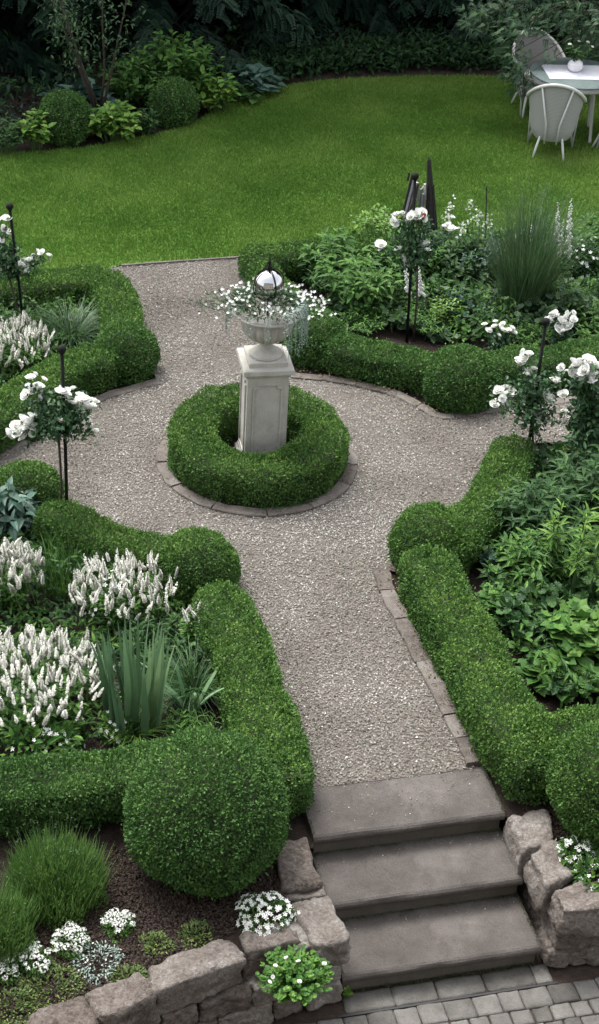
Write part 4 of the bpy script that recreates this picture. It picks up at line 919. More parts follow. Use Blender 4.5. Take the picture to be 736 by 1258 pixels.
# --- upper left bed
leafy('low dark green plants behind the fountain grass', G(95, 385), .30, .22, 40, 12, .06, .02, T_LANCE, LF_MID, 'perennial')
leafy('low dark green plants at the foot of the upper left rose', G(20, 395), .3, .24, 40, 12, .06, .022, T_LANCE, LF_DARK, 'perennial')
leafy('dark foliage between the upper left hedge and the salvia', G(60, 440), .25, .2, 30, 12, .06, .02, T_LANCE, LF_MID, 'perennial')
# --- lower right bed
leafy('bushy dark green perennial behind the right corner ball', G(655, 668), .34, .52, 46, 20, .115, .030, T_LANCE, LF_DARK, 'perennial', group='dark perennials', up=.2)
leafy('dark green perennial under the right rose bush', G(715, 640), .36, .60, 46, 20, .115, .032, T_LANCE, LF_DARK, 'perennial', group='dark perennials')
leafy('mid green narrow-leaved perennial in the middle of the right bed', G(655, 715), .30, .40, 44, 18, .10, .026, T_LANCE, LF_MID, 'perennial')
leafy('low fresh green leaves inside the right kerb hedge', G(618, 752), .20, .20, 40, 9, .055, .040, T_ROUND, LF_MID, 'perennial')
leafy('small blue-green leaves just below the right corner ball', G(612, 700), .16, .16, 26, 9, .05, .040, T_SCAL, LF_BLUE, 'perennial')
leafy('dark low foliage between the kerb hedge and hydrangea', G(655, 785), .22, .22, 34, 12, .07, .030, T_LEAF, LF_DARK, 'perennial')
for i, (px, h, lb) in enumerate((((700, 735), .78, 'pale green lily stem standing in front of the dark perennials'), ((722, 745), .92, 'tallest pale green lily stem near the right edge'), ((742, 760), .80, 'pale green lily stem cut by the right edge of the photo'), ((675, 715), .62, 'shortest pale green lily stem, left of the others'))):
    leafy(lb, G(*px), .05, h, 3, 26, .12, .022, T_LANCE, LF_LIGHT, 'lily', 'lily', 'lily stems', up=.35, t0=.3, top=.7, flat=.1, stemr=.006, droop=.1)
leafy('large lobed light green hydrangea leaves above the hosta', G(700, 800), .26, .34, 30, 8, .115, .115, T_LOBE, LF_MID, 'hydrangea', 'shrub', up=.1, t0=.3, jit=.5)
leafy('lobed green hydrangea leaves at the right edge above the hosta', G(748, 805), .24, .42, 26, 8, .115, .115, T_LOBE, LF_MID, 'hydrangea', 'shrub', up=.1, t0=.3, jit=.5)
leafy('green hosta with broad pale-edged leaves behind the front right hedge', G(682, 838), .22, .15, 24, 2, .16, .105, T_ROUND, LF_MID, 'hosta', 'hosta', up=.1, t0=.6, jit=.2, flat=.5)
leafy('broad-leaved hosta at the right edge behind the front right hedge', G(740, 835), .20, .14, 16, 2, .15, .10, T_ROUND, LF_MID, 'hosta', 'hosta', up=.1, t0=.6, jit=.2, flat=.5)
# --- upper right bed
leafy('large dark-leaved peony bush right of the urn', G(440, 378), .40, .55, 40, 12, .13, .045, T_LANCE, LF_MID, 'peony', 'shrub', up=.12, t0=.4)
leafy('second dark-leaved peony bush left of the white standard rose', G(410, 345), .34, .48, 30, 12, .13, .045, T_LANCE, LF_MID, 'peony', 'shrub', up=.12, t0=.4)
leafy('bushy green shrub behind the upper right standard rose', G(500, 345), .36, .52, 40, 14, .09, .05, T_LEAF, LF_MID, 'perennial')
leafy('light green shrub near the lawn left of the folded chair', G(462, 305), .30, .42, 30, 14, .08, .04, T_LEAF, LF_LIGHT, 'perennial')
leafy('dark shrub behind the two front balls of the upper right bed', G(560, 345), .34, .48, 40, 14, .09, .05, T_LEAF, LF_DARK, 'perennial')
leafy('blue-green columbine leaves in the middle of the upper right bed', G(572, 392), .28, .24, 44, 9, .065, .06, T_SCAL, LF_BLUE, 'columbine', up=.1)
leafy('fine bright green seedlings behind the front hedge near the rose stake', G(520, 405), .32, .22, 50, 14, .055, .018, T_LANCE, LF_MID, 'perennial')
leafy('low round mound of green leaves right of the urn corner ball', G(445, 408), .24, .20, 44, 14, .05, .018, T_LANCE, LF_MID, 'perennial')
leafy('light green weedy stems in front of the columbine', G(545, 400), .2, .30, 20, 14, .05, .020, T_LANCE, LF_LIGHT, 'perennial')
leafy('feathery green plant right of the tall ornamental grass', G(690, 395), .36, .36, 60, 18, .06, .014, T_LANCE, LF_MID, 'perennial')
leafy('fine green perennial in front of the tall ornamental grass', G(640, 425), .34, .22, 50, 16, .055, .016, T_LANCE, LF_MID, 'perennial')
leafy('dark green perennial at the right edge of the upper right bed', G(735, 420), .34, .36, 44, 16, .07, .025, T_LANCE, LF_MID, 'perennial')
leafy('green leaves around the foxgloves', G(700, 340), .36, .36, 44, 14, .09, .035, T_LEAF, LF_DARK, 'perennial')
leafy('bushy green plants at the right edge beyond the foxgloves', G(745, 315), .40, .45, 44, 14, .08, .045, T_LEAF, LF_MID, 'perennial')
leafy('grey-green plant left of the tall ornamental grass', G(590, 350), .26, .50, 34, 16, .06, .02, T_LANCE, LF_BLUE, 'perennial')
cushion('white phlox flowers at the right edge of the upper right bed', G(714, 345), .22, .42, 40, .04, m=LF_DARK, nleaf=900, leaf=.05, name='white_phlox')
# tall loose white flower stems
def wand(label, px, tops, name='white_campion'):
    b = G(*px); t = thing(name, label, 'flowering plant', b, 0, 'loose white flower stems'); ms = MB(); FP = []; ml = MB()
    for (x, y) in tops:
        e = A(x, y, b[1] + R.normal() * .05) - b; ms.tube([(0, 0, 0), e * .5 + rdir(1)[0] * .02, e], .0025, 4); n = 12
        P = e - np.array([0, 0, 1.]) * (R.random(n) * .16)[:, None] + rdir(n) * .03; FP.append(P)
        n = 30; P = e * R.random(n)[:, None] + rdir(n) * .03; ml.inst(T_LANCE, P, rdir(n) + np.array([0, 0, .4]), nrm(rdir(n) * .5 + np.array([0, 0, 1])), .05, .016)
    ms.build('stems', STEM, t); FP = np.vstack(FP); florets(t, FP, nrm(rdir(len(FP)) + np.array([0, -.5, .5])), .03, PETAL); ml.build('foliage', LF_LIGHT, t)
wand('loose stems of small white flowers right of the folded chair', (585, 345), [(578, 246), (584, 252), (590, 262), (572, 268), (598, 270), (566, 276), (602, 262)])
wand('greenish white flower stem just right of the dark pointed post', (555, 330), [(556, 240), (549, 256), (553, 262)])
# foxgloves
def foxglove(label, px_foot, px_top, length=.42, tint=.7):
    b = G(*px_foot); top = A(*px_top, b[1]); e = top - b
    t = thing('foxglove', label, 'foxglove', b, 0, 'white foxgloves'); ms = MB(); ms.tube([(0, 0, 0), e * .5, e], [.006, .005, .002], 5); ms.build('stem', STEM, t)
    mb = MB(); d = nrm(e); n = 34
    for i in range(n):
        u = i / n; p = e - d * (length * (1 - u)); a = -1.57 + R.normal() * .9 + (i % 2) * 1.2 - .6; s_ = .045 * (1 - .72 * u)
        ax = nrm(np.array([math.cos(a), math.sin(a), -.75])); q = [p, p + ax * s_ * .5, p + ax * s_]; mb.tube(q, [s_ * .10, s_ * .24, s_ * .36], 6, rnd=.4 + .6 * R.random() - .4 * (u > .8))
    mb.build('bells', SPIKE if tint < .5 else PETAL, t, smooth=True)
foxglove('white foxglove spire, left of the right-hand group', (683, 352), (686, 247), .38)
foxglove('tall white foxglove spire nearest the right edge', (697, 345), (702, 242), .40)
foxglove('shorter white foxglove spire hanging low in the right-hand group', (684, 365), (692, 268), .36)
foxglove('short white foxglove spire below the tallest one', (698, 368), (699, 268), .36)
foxglove('small distant white foxglove against the tall grass', (655, 350), (654, 275), .16)
foxglove('white foxglove left of the rose stake', (508, 392), (497, 322), .28)
foxglove('white foxglove right of the rose stake', (522, 392), (514, 325), .28)
stake('thin black rod rising left of the tall ornamental grass', (594, 350), (598, 229), r=.006, finial=0, group=None)

# ---------------------------------------------------------------- folded chair and pointed post at the bed edge
b0 = G(512, 300)
ch = thing('folded_deckchair', 'folded wooden chair with pale and grey slats leaning at the bed edge', 'chair', b0)
def on(x, y, dy=0.0): return A(x, y, b0[1] + dy) - b0
mb = MB(); mb.tube([on(488, 290), on(507, 214)], .014, 6); mb.tube([on(494, 292, -.06), on(514, 226, -.04)], .012, 6); mb.tube([on(503, 212), on(501, 222)], .012, 6); mb.build('frame', DARKWOOD, ch)
for i, (x0, x1, m_) in enumerate(((492, 509, GREYSLAT), (498, 512, PALESLAT), (503, 513, GREYSLAT))):
    mb = MB(); p0, p1 = on(x0, 290, -.02 + i * .012), on(x1, 222 + i * 2, -.02 + i * .012); mb.tube([p0, p1], .019, 4); mb.build('slat', m_, ch)
for i, (a_, b_) in enumerate((((508, 250), (521, 229)), ((512, 290), (517, 232)), ((524, 290), (522, 226)), ((517, 290), (520, 238)))):
    mb = MB(); mb.tube([on(*a_, .02 + i * .012), on(*b_, -.05 - i * .012)], .013, 4); mb.build('slat', [PALESLAT, GREYSLAT, PALESLAT, GREYSLAT][i], ch)
pp = G(531, 303); tpz = A(527, 193, pp[1]) - pp
mb = MB(); mb.tube([(0, 0, -.02), tpz * .35, tpz * .75, tpz * .97, tpz], [.060, .048, .030, .018, .004], 8)
for k in range(8):
    a_ = k * math.pi / 4; mb.tube([(.062 * math.cos(a_), .062 * math.sin(a_), 0), tpz * .7 + np.array([.034 * math.cos(a_), .034 * math.sin(a_), 0])], .007, 4)
o = mb.build('closed_parasol', DARKWOOD); o.location = tuple(map(float, pp)); tag(o, 'dark closed parasol, a narrow pointed post next to the folded chair', 'parasol')

# ---------------------------------------------------------------- table and woven chairs
def make_chair(label):
    t = thing('woven_armchair', label, 'chair', (0, 0, 0), 0, 'woven garden armchairs')
    # tub shell: open to +y (front); back at -y
    na, nz = 36, 10; V = []
    angs = np.linspace(rad(-90 - 118), rad(-90 + 118), na + 1)
    topz = lambda a: .62 + .26 * max(0, math.cos((a + math.pi / 2) * .95)) ** 1.3
    rr = lambda u: .225 + .075 * u
    for th in (0, .014):
        for a in angs:
            for k in range(nz + 1):
                u = k / nz; z = .20 + (topz(a) - .20) * u; r = rr(u) - th - (.03 if u < .12 else 0) * (1 - u / .12) * 1
                V.append((r * 1.02 * math.cos(a), r * math.sin(a), z))
    w = nz + 1; o2 = (na + 1) * w
    F = [(i * w + k, (i + 1) * w + k, (i + 1) * w + k + 1, i * w + k + 1) for i in range(na) for k in range(nz)] + [(o2 + i * w + k, o2 + i * w + k + 1, o2 + (i + 1) * w + k + 1, o2 + (i + 1) * w + k) for i in range(na) for k in range(nz)]
    mb = MB(); mb.add(V, F); mb.build('tub_back', LOOM, t, smooth=True)
    mb = MB(); mb.tube([(.312 * 1.02 * math.cos(a), .312 * math.sin(a), topz(a) + .005) for a in angs], .020, 8); mb.build('rim', WHITEMETAL, t, smooth=True)
    mb = MB(); mb.lathe([(.15, .375), (.225, .385), (.232, .42), (.215, .455), (.02, .47)], (0, .01, 0), 28); mb.lathe([(.16, .20), (.195, .21), (.21, .38)], (0, .01, 0), 28); mb.build('seat', LOOM, t, smooth=True)
    for sx, sy, a_ in ((-1, -1, .12), (1, -1, .12), (-1, 1, .2), (1, 1, .2)):
        mb = MB(); mb.tube([(sx * a_, sy * .17, .25), (sx * (a_ + .03), sy * .21, .12), (sx * (a_ + .055), sy * .25, 0)], [.014, .014, .012], 7); mb.build('leg', WHITEMETAL, t, smooth=True)
    for sx in (-1, 1):
        mb = MB(); mb.tube([(sx * .17, -.272, topz(-math.pi / 2 + .5) - .01), (sx * .075, -.268, .42), (sx * .065, -.240, .19)], .011, 6); mb.build('back_batten', WHITEMETAL, t, smooth=True)
        mb = MB(); mb.tube([(sx * .285, .12, .62), (sx * .262, .15, .35), (sx * .25, .19, 0)], [.014, .013, .011], 6); mb.build('arm_post', WHITEMETAL, t, smooth=True)
    return t
c1 = make_chair('woven armchair in front of the table with its back to the camera'); g = np.array([2.57, 17.66]); c1.location = (g[0], g[1], 0); c1.rotation_euler = (0, 0, rad(-8))
c2 = copy_tree(c1); c2['label'] = 'woven armchair behind the table on its left, half hidden by the bough'; g = np.array([2.50, 18.98]); c2.location = (g[0], g[1], 0); c2.rotation_euler = (0, 0, rad(-160))
c3 = copy_tree(c1); c3['label'] = 'woven armchair cut by the right edge of the photo'; g = np.array([3.42, 17.95]); c3.location = (g[0], g[1], 0); c3.rotation_euler = (0, 0, rad(60))
TBX = np.array([2.84, 18.28, 0])
tt_ = thing('garden_table', 'round grey-green garden table among the woven chairs', 'table', TBX)
mb = MB(); mb.lathe([(.50, .705), (.52, .712), (.525, .725), (.515, .735), (.02, .735)], (0, 0, 0), 48); mb.build('tabletop', TABLETOP, tt_, smooth=False)
mb = MB(); mb.lathe([(.515, .66), (.522, .705), (.50, .705)], (0, 0, 0), 48); mb.build('rim', LOOM, tt_)
for k in range(4):
    a_ = k * math.pi / 2 + .7; mb = MB(); mb.tube([(.3 * math.cos(a_), .3 * math.sin(a_), .70), (.36 * math.cos(a_), .36 * math.sin(a_), 0)], .018, 8); mb.build('leg', WHITEMETAL, tt_)
mb = MB(); mb.box((0, 0, .003), (.34, .24, .002)); o = mb.build('table_runner', TABLECLOTH); o.location = (TBX[0] - .02, TBX[1] - .02, .737); o.rotation_euler = (0, 0, .12); tag(o, 'white cloth laid flat on the round table', 'tablecloth')
va = thing('vase', 'white ribbed round vase standing on the table cloth', 'vase', (TBX[0] - .02, TBX[1] + .0, .744))
mb = MB(); mb.lathe([(.04, 0), (.075, .03), (.088, .07), (.075, .11), (.05, .135), (.052, .142), (.04, .14), (.02, .05)], (0, 0, 0), 48, flute=lambda i, a: np.sin(a * 14) * .04); mb.build('body', GLAZE, va, smooth=True)
t = leafy('green plant with white blooms standing in the vase', (TBX[0] - .02, TBX[1], .86), .16, .22, 16, 9, .06, .03, T_LEAF, LF_DARK, 'table_bouquet', 'bouquet', t0=.1, flat=.3, extra=lambda t, tip, _m: [bloom(t, np.array(t.location) + tip[i] + [0, 0, .02], .5) for i in range(4)])

# ---------------------------------------------------------------- far border
ball('clipped box ball at the left of the far border beside the pale hydrangea', G(80, 172, .0), .29, .24, seed=30, size=.026, dens=10000, mats=[BOXD, TWIG], group='far border box balls')
ball('clipped box ball in the middle of the far border', G(213, 150, .0), .27, .22, seed=31, size=.026, dens=10000, mats=[BOXD, TWIG], group='far border box balls')
leafy('pale green hydrangea between the two far box balls', G(140, 172), .36, .40, 40, 9, .12, .085, T_LEAF, LF_LIGHT, 'hydrangea', 'shrub', 'far border hydrangeas', t0=.35)
leafy('small pale green hydrangea left of the far left box ball', G(45, 183), .20, .42, 18, 9, .11, .075, T_LEAF, LF_LIGHT, 'hydrangea', 'shrub', 'far border hydrangeas', t0=.35)
leafy('pale yellow-green hydrangea right of the middle far box ball', G(266, 138), .26, .46, 24, 9, .11, .08, T_LEAF, LF_LIGHT, 'hydrangea', 'shrub', 'far border hydrangeas', t0=.35)
leafy('dark low shrub right of the pale hydrangea', G(178, 165), .20, .28, 26, 10, .08, .04, T_LEAF, LF_DARK, 'shrub', 'shrub')
leafy('dark low shrub at the left edge of the far border', G(8, 188), .28, .40, 36, 10, .08, .04, T_LEAF, LF_DARK, 'shrub', 'shrub')
leafy('dense mid green shrub behind the middle far box ball', G(218, 128), .55, .85, 60, 14, .12, .07, T_LEAF, LF_MID, 'shrub', 'shrub', t0=.3)
leafy('darker shrub left behind the dense mid green one', G(165, 130), .35, .60, 40, 12, .12, .06, T_LEAF, LF_MID, 'shrub', 'shrub', t0=.3)
leafy('blue-leaved hosta behind the left far box ball', G(100, 142), .38, .30, 30, 3, .24, .17, T_ROUND, LF_BLUE, 'hosta', 'hosta', 'far border hostas', t0=.6)
leafy('blue-grey hosta behind the right end of the far border', G(312, 112), .34, .24, 26, 3, .20, .14, T_ROUND, LF_BLUE, 'hosta', 'hosta', 'far border hostas', t0=.6)
leafy('low dark hosta right of the pale hydrangea in the far border', G(300, 125), .20, .18, 18, 3, .14, .10, T_ROUND, LF_DARK, 'hosta', 'hosta', 'far border hostas', t0=.6)
# small multi-stemmed tree
tb = G(124, 152); tr = thing('small_tree', 'small multi-stemmed tree with grey-green leaves in the far border', 'tree', tb)
mb = MB(); ends = []
for i in range(7):
    e = np.array([R.normal() * .30 - .10, R.normal() * .2, 1.2 + R.random() * .5]); mb.tube([(R.normal() * .03, R.normal() * .03, 0), e * .35 + rdir(1)[0] * .04, e * .7, e], [.018, .014, .010, .005], 6); ends += [e * .55, e * .7, e * .85, e]
mb.build('trunk', BARK, tr, smooth=True)
mb = MB()
for e in ends:
    k = 34; P = e + rdir(k) * (R.random(k) ** .6 * .30)[:, None]; mb.inst(T_LEAF, P, rdir(k), nrm(rdir(k) * .6 + np.array([0, 0, 1])), .045 + .025 * R.random(k), .026)
mb.build('crown', LF_FOX, tr)

# ground cover along the shaded far edge of the lawn
mb = MB(); e = catmull([G(x, y) for x, y in ((300, 108), (380, 93), (450, 88), (540, 85), (640, 86), (780, 88), (950, 90))], .1)
n = 5200; i = R.integers(0, len(e), n); P = np.c_[e[i] + np.c_[R.normal(size=n) * .1, -.04 + R.random(n) * .65], .02 + R.random(n) ** 1.5 * .2]
mb.inst(T_LEAF, P, nrm(rdir(n) + np.array([0, -.3, .5])), nrm(rdir(n) * .5 + np.array([0, -.3, 1.])), .07 + .05 * R.random(n), .045)
tag(mb.build('ground_cover', LF_DEEP), 'dark ivy-like ground cover along the far edge of the lawn', kind='stuff')

# ---------------------------------------------------------------- dark conifers behind
def conifer_mesh(t, Hh=9.0, Rb=2.1, seed=0, n_low=5200, n_hi=3600, m=LF_CON):
    mb = MB(); mb.tube([(0, 0, 0), (0, 0, Hh * .5), (0, 0, Hh)], [.20, .13, .02], 8); mb.build('trunk', BARK, t, smooth=True)
    mbS = MB(); mb = MB()
    nb = 90
    for i in range(nb):
        u = (i / nb) ** 1.1; z = .25 + u * (Hh - .6); a = i * 2.4; L = Rb * (1 - u * .55) * (.75 + .35 * R.random()); d = np.array([math.cos(a), math.sin(a), 0])
        ts = np.linspace(0, 1, 5)[:, None]; cur = d * L * ts + np.array([0, 0, 1.]) * (z + .15 * ts - .55 * ts ** 2 * (.6 + .5 * R.random())); mbS.tube(cur, np.linspace(.03, .006, 5), 4)
        k = 260 if z < 2.4 else 45; tt = .25 + .75 * R.random(k) ** .7; c_ = d * (L * tt)[:, None] + np.array([0, 0, 1.]) * (z + .15 * tt - .5 * tt ** 2)[:, None]
        side = np.array([-d[1], d[0], 0]); sg = np.sign(R.normal(size=k))[:, None]
        P = c_ + rdir(k) * .12; sc = .17 if z < 2.4 else .55
        mb.inst(T_SPRAY, P, nrm(d * .7 + side * sg * (.4 + .6 * R.random(k)[:, None]) + np.array([0, 0, -.35]) + rdir(k) * .2), nrm(np.array([0, 0, 1.]) + d * .5 + rdir(k) * .35), sc * (.7 + .6 * R.random(k)), sc * (.7 + .5 * R.random(k)))
    mbS.build('branches', BARK, t); mb.build('crown', m, t)
con = None
spots = [(-6.6, 21.0, 0), (-5.0, 19.9, 1), (-3.7, 21.6, 2), (-2.3, 20.9, 3), (-1.2, 22.4, 4), (.3, 22.9, 5), (1.7, 22.8, 1.5), (3.2, 23.3, 2.5), (4.8, 23.0, .7), (6.6, 22.0, 3.3), (-4.4, 24.0, 3.9), (-1.8, 24.6, 5.1), (1.0, 25.2, 4.4), (3.9, 25.6, 1.1), (7.0, 25.0, 2.1), (-7.4, 24.5, 1.9)]
LB = ['at the far left corner', 'just left of the small multi-stemmed tree', 'behind the blue hosta', 'with boughs over the dense green shrub', 'above the right end of the far border', 'behind the darkest stretch of the lawn edge', 'behind the middle of the far lawn', 'left of the overhanging bough', 'behind the table', 'at the far right']
cons = []
for i, (x, y, rz) in enumerate(spots):
    if i < 2:
        t = thing('conifer', '', 'tree', (x, y, 0), rz, 'dark conifers behind the lawn'); conifer_mesh(t, 8.5 + i, 2.0 + .15 * i); cons.append(t)
    else:
        t = copy_tree(cons[i % 2]); t.location = (x, y, 0); t.rotation_euler = (0, 0, rz)
    t['label'] = 'dark conifer ' + (LB[i] if i < 10 else 'in the black shade of the second row behind the lawn')
# unseen dense hedge added behind them to block bright sky between the trees
mb = MB(); n = 26000; P = np.c_[R.uniform(-11, 11, n), 26.8 + R.random(n) * .5, R.random(n) * 5.5]
mb.inst(T_SPRAY, P, rdir(n) + np.array([0, -.6, 0]), rdir(n) + np.array([0, -.8, .4]), .35, .35); mb.box((0, 27.6, 2.7), (11, .45, 2.7), 1)
tag(mb.build('sky_block_hedge', [LF_CON, TWIG]), 'unseen tall dark hedge added behind the conifers to block the low sky', 'hedge')

# overhanging tree at the top right
tx = thing('larch_tree', 'tree whose fine blue-green boughs hang over the garden table', 'tree', (6.2, 19.6, 0))
mb = MB(); mb.tube([(0, 0, 0), (-.1, 0, 2), (-.2, .1, 5), (0, 0, 8)], [.2, .17, .12, .04], 10); mb.build('trunk', BARK, tx, smooth=True)
o6 = np.array([6.2, 19.6, 0]); mbS = MB(); mb = MB()
anch = []
for (x, y, Y) in ((600, 22, 18.6), (585, 20, 18.5), (620, 15, 18.7), (640, 30, 18.4), (632, 85, 18.2), (640, 96, 18.2), (628, 66, 18.3), (622, 42, 18.4), (660, 20, 18.7), (680, 15, 18.6), (700, 25, 18.6), (720, 15, 18.8), (730, 45, 18.7), (715, 40, 18.9), (735, 70, 18.9), (690, 5, 18.8), (610, 5, 18.8), (640, 5, 18.8), (724, 62, 19.6), (665, 30, 18.5), (735, 30, 18.4)):
    anch.append(A(x, y, Y))
for p in anch:
    q = p - o6; st = np.array([-.15, 0, max(2.2, q[2] + 1.2)]); mid = (st + q) / 2 + np.array([0, 0, .45]); ts = np.linspace(0, 1, 9)[:, None]
    cur = (1 - ts) ** 2 * st + 2 * ts * (1 - ts) * mid + ts ** 2 * q; mbS.tube(cur, np.linspace(.022, .003, 9), 5)
    k = 42; tt = (.45 + .55 * R.random(k))[:, None]; P = (1 - tt) ** 2 * st + 2 * tt * (1 - tt) * mid + tt ** 2 * q + rdir(k) * (.05 + .13 * R.random(k))[:, None]
    P2 = q + rdir(60) * (R.random(60) ** .6 * .19)[:, None]; P = np.vstack([P, P2]); k = len(P)
    mb.inst(T_FROND, P, nrm(rdir(k) * .8 + np.array([-.7, -.2, -.15])), nrm(rdir(k) * .5 + np.array([0, -.2, 1.])), .075 + .05 * R.random(k), .07 + .04 * R.random(k))
for i in range(60):
    a_ = i * 2.4; z = 2.8 + i * .09; L = 2.2 * (1 - i / 90); e_ = np.array([math.cos(a_) * L, math.sin(a_) * L, z - .2]); mbS.tube([(0, 0, z), e_ * [.5, .5, 1] + [0, 0, .2], e_], [.03, .02, .006], 4)
    k = 45; P = np.array([0, 0, z]) + (e_ - [0, 0, z]) * (.3 + .7 * R.random(k))[:, None] + rdir(k) * .22; mb.inst(T_FROND, P, rdir(k), nrm(rdir(k) * .5 + np.array([0, 0, 1.])), .24, .2)
mbS.build('branches', BARK, tx); mb.build('crown', LF_BOUGH, tx)

# ---------------------------------------------------------------- undergrowth filling the beds
def undergrowth(name, poly_px, n, h, L, W, ms, T, sc=.28, seed=0):
    pl = np.array([G(x, y, 0)[:2] for x, y in poly_px]); lo, hi = pl.min(0), pl.max(0); P = R.random((n * 4, 2)) * (hi - lo) + lo; P = P[inpoly(P, pl)][:n]; k = len(P)
    P3 = np.c_[P, np.zeros(k)]; hh = h * np.clip(.55 + 1.1 * vnoise(P3, sc, seed), .1, 1.2) * (.35 + .65 * R.random(k)); hh = hh * (.6 + .8 * (vnoise(P3, .07, seed + 4) + .5)); P3[:, 2] = hh
    sel = (vnoise(P3 * [1, 1, 0], .35, seed + 9) + R.normal(size=k) * .10); kind = np.digitize(sel, np.quantile(sel, np.linspace(0, 1, len(ms) + 1)[1:-1]))
    mb = MB()
    for q in range(len(ms)):
        z = kind == q; c = z.sum(); mb.inst(T[q], P3[z], nrm(rdir(c) + np.array([0, 0, .25])), nrm(rdir(c) * .45 + np.array([0, 0, 1.])), L[q] * (.6 + .7 * R.random(c)), W[q] * (.6 + .7 * R.random(c)), mat=q)
    tag(mb.build(name, ms), kind='stuff')
undergrowth('undergrowth', [(-60, 380), (60, 360), (115, 355), (128, 400), (110, 425), (60, 450), (0, 480), (-60, 520)], 5200, .20, [.055, .045, .07], [.016, .03, .014], [LF_MID, LF_DARK, LF_MID], [T_LANCE, T_ROUND, T_LANCE], seed=31)
undergrowth('undergrowth', [(-60, 640), (60, 645), (130, 685), (200, 705), (235, 740), (262, 800), (255, 850), (240, 885), (140, 915), (-60, 930)], 6500, .20, [.06, .045, .075], [.018, .032, .012], [LF_MID, LF_DARK, LF_FOX], [T_LANCE, T_ROUND, T_LANCE], seed=32)
undergrowth('undergrowth', [(590, 680), (600, 640), (640, 600), (680, 560), (850, 560), (850, 860), (680, 872), (645, 840), (600, 760)], 11000, .34, [.10, .06, .10, .075], [.026, .042, .022, .05], [LF_DARK, LF_MID, LF_MID, LF_DARK], [T_LANCE, T_ROUND, T_LANCE, T_SCAL], seed=33)
undergrowth('undergrowth', [(350, 320), (480, 300), (600, 296), (850, 300), (850, 405), (700, 415), (560, 425), (420, 400), (385, 370)], 17000, .32, [.08, .05, .07, .06], [.026, .035, .018, .045], [LF_DARK, LF_MID, LF_MID, LF_FOX], [T_LANCE, T_ROUND, T_LANCE, T_SCAL], seed=34)
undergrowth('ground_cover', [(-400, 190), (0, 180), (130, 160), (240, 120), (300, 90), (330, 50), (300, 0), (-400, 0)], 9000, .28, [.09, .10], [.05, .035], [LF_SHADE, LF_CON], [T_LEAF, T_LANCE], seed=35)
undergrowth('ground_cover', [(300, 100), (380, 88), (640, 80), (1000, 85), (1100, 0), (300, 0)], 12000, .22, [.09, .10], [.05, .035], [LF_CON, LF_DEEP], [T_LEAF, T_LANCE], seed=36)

# ---------------------------------------------------------------- the house the photograph was taken from, behind the camera
RENDER = stonemat('house_render', [(0.0, (0.24, 0.22, 0.19)), (1.0, (0.36, 0.34, 0.30))], 2, .3)
PANE = plain('window_glass', (0.03, 0.035, 0.04), 0.08, 0.6)
hs = thing('house', 'rendered house wall behind the viewpoint, closing the garden on the near side', 'house', (0, -.9, 0))
mb = MB(); mb.box((0, -.2, 4.0), (9, .2, 4.6)); mb.build('wall', RENDER, hs)
mb = MB(); mb.add([(-9.5, .6, 8.5), (9.5, .6, 8.5), (9.5, -5, 12), (-9.5, -5, 12), (-9.5, .6, 8.35), (9.5, .6, 8.35), (9.5, -5, 11.8), (-9.5, -5, 11.8)], [(0, 1, 2, 3), (7, 6, 5, 4), (0, 4, 5, 1), (1, 5, 6, 2), (2, 6, 7, 3), (3, 7, 4, 0)]); mb.build('roof', plain('roof_tile', (0.12, 0.06, 0.045), .8), hs)
for x in (-6, -2.5, 2.5, 6):
    for z in (1.6, 5.0):
        mb = MB(); [mb.box((x + dx, .03, z + dz), hx) for dx, dz, hx in ((-.62, 0, (.05, .04, .8)), (.62, 0, (.05, .04, .8)), (0, .85, (.67, .04, .05)), (0, -.85, (.67, .04, .05)))]; w_ = mb.build('window', WHITEMETAL, hs)
        mb = MB(); mb.box((x, .012, z), (.57, .01, .8)); mb.build('pane', PANE, w_)

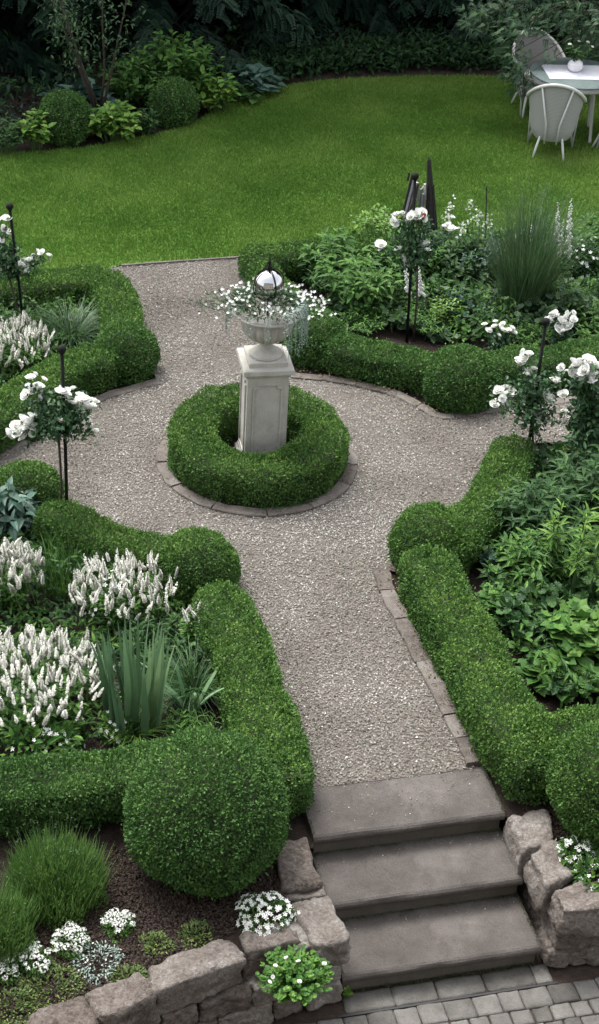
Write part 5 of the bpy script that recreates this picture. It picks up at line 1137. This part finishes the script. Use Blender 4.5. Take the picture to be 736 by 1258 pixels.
# ---------------------------------------------------------------- litter: stray pebbles and fallen leaves
n = 130; u = R.random(n) * STW; v_ = .40 - R.random(n) ** 2.5 * .33; P = np.array([sp(a, b, .004) for a, b in zip(u, v_)])
n2 = 50; k = R.integers(0, 3, n2); P = np.vstack([P, [sp(a, .03 - .375 * (q + 1) + .33 - abs(R.normal()) * .03, -.16 * (q + 1) + .004) for a, q in zip(R.random(n2) * STW, k % 2)]])
n = len(P); mb = MB(); mb.inst(T_OCT, P, rdir(n) * [1, 1, .2], np.tile([0, 0, 1.], (n, 1)) + rdir(n) * .3, .007 + R.random(n) * .006, .007 + R.random(n) * .004, tw=1); tag(mb.build('stray_pebbles', PEB), kind='stuff')
LITTER = leafmat('fallen_leaf', (0.05, 0.035, 0.015), (0.14, 0.10, 0.04), (0.26, 0.24, 0.10))
kk = catmull(kerbR, .02); ru = catmull(arcUR[:6], .02); rg = np.array([RC + .72 * np.array([math.cos(a), math.sin(a)]) for a in np.linspace(0, 6.28, 200)])
P = np.vstack([kk[R.integers(0, len(kk), 260)] + R.normal(size=(260, 2)) * .06 + [.08, .02], ru[R.integers(0, len(ru), 160)] + R.normal(size=(160, 2)) * .05, rg[R.integers(0, 200, 200)] + R.normal(size=(200, 2)) * .035, gp[R.integers(0, len(gp), 150)] + R.normal(size=(150, 2)) * .4])
P = np.c_[P, .022 + R.random(len(P)) * .01]; P[:, 2] += .015 * (np.arange(len(P)) < 420); n = len(P); mb = MB(); mb.inst(T_LEAF, P, rdir(n) * [1, 1, .2], nrm(rdir(n) * .3 + np.array([0, 0, 1.])), .014 + R.random(n) * .014, .012); tag(mb.build('fallen_leaves', LITTER), kind='stuff')

# moss in the corners of the steps
mb = MB(); Q = []
for q in (1, 2):
    uu = R.random(900); uu = np.where(R.random(900) < .6, uu ** 3, 1 - uu ** 3); keep_ = R.random(900) < .55
    Q += [sp(.012 + a * (STW - .024), -.375 * q + .375 + .030 - abs(R.normal()) * .010, -.16 * q + .002 + R.random() * .006) for a in uu[keep_]]
uu = R.random(500); Q += [sp(.01 + a * (STW - .02), -.75 + .03 - abs(R.normal()) * .012, LOWZ + .004 + R.random() * .008) for a in uu]
for q in (0, 1, 2): Q += [sp((.008 if R.random() < .5 else STW - .008) + R.normal() * .004, -.375 * q + .02 + R.random() * .36, -.16 * q + .002 + R.random() * .006) for _ in range(220)]
Q = np.array(Q); n = len(Q); mb.inst(T_LEAF, Q, rdir(n) + [0, 0, .3], nrm(rdir(n) * .5 + np.array([0, 0, 1.])), .008 + R.random(n) * .006, .006); tag(mb.build('step_moss', leafmat('dark_moss', (0.02, 0.03, 0.012), (0.05, 0.065, 0.02), (0.09, 0.12, 0.04))), kind='stuff')
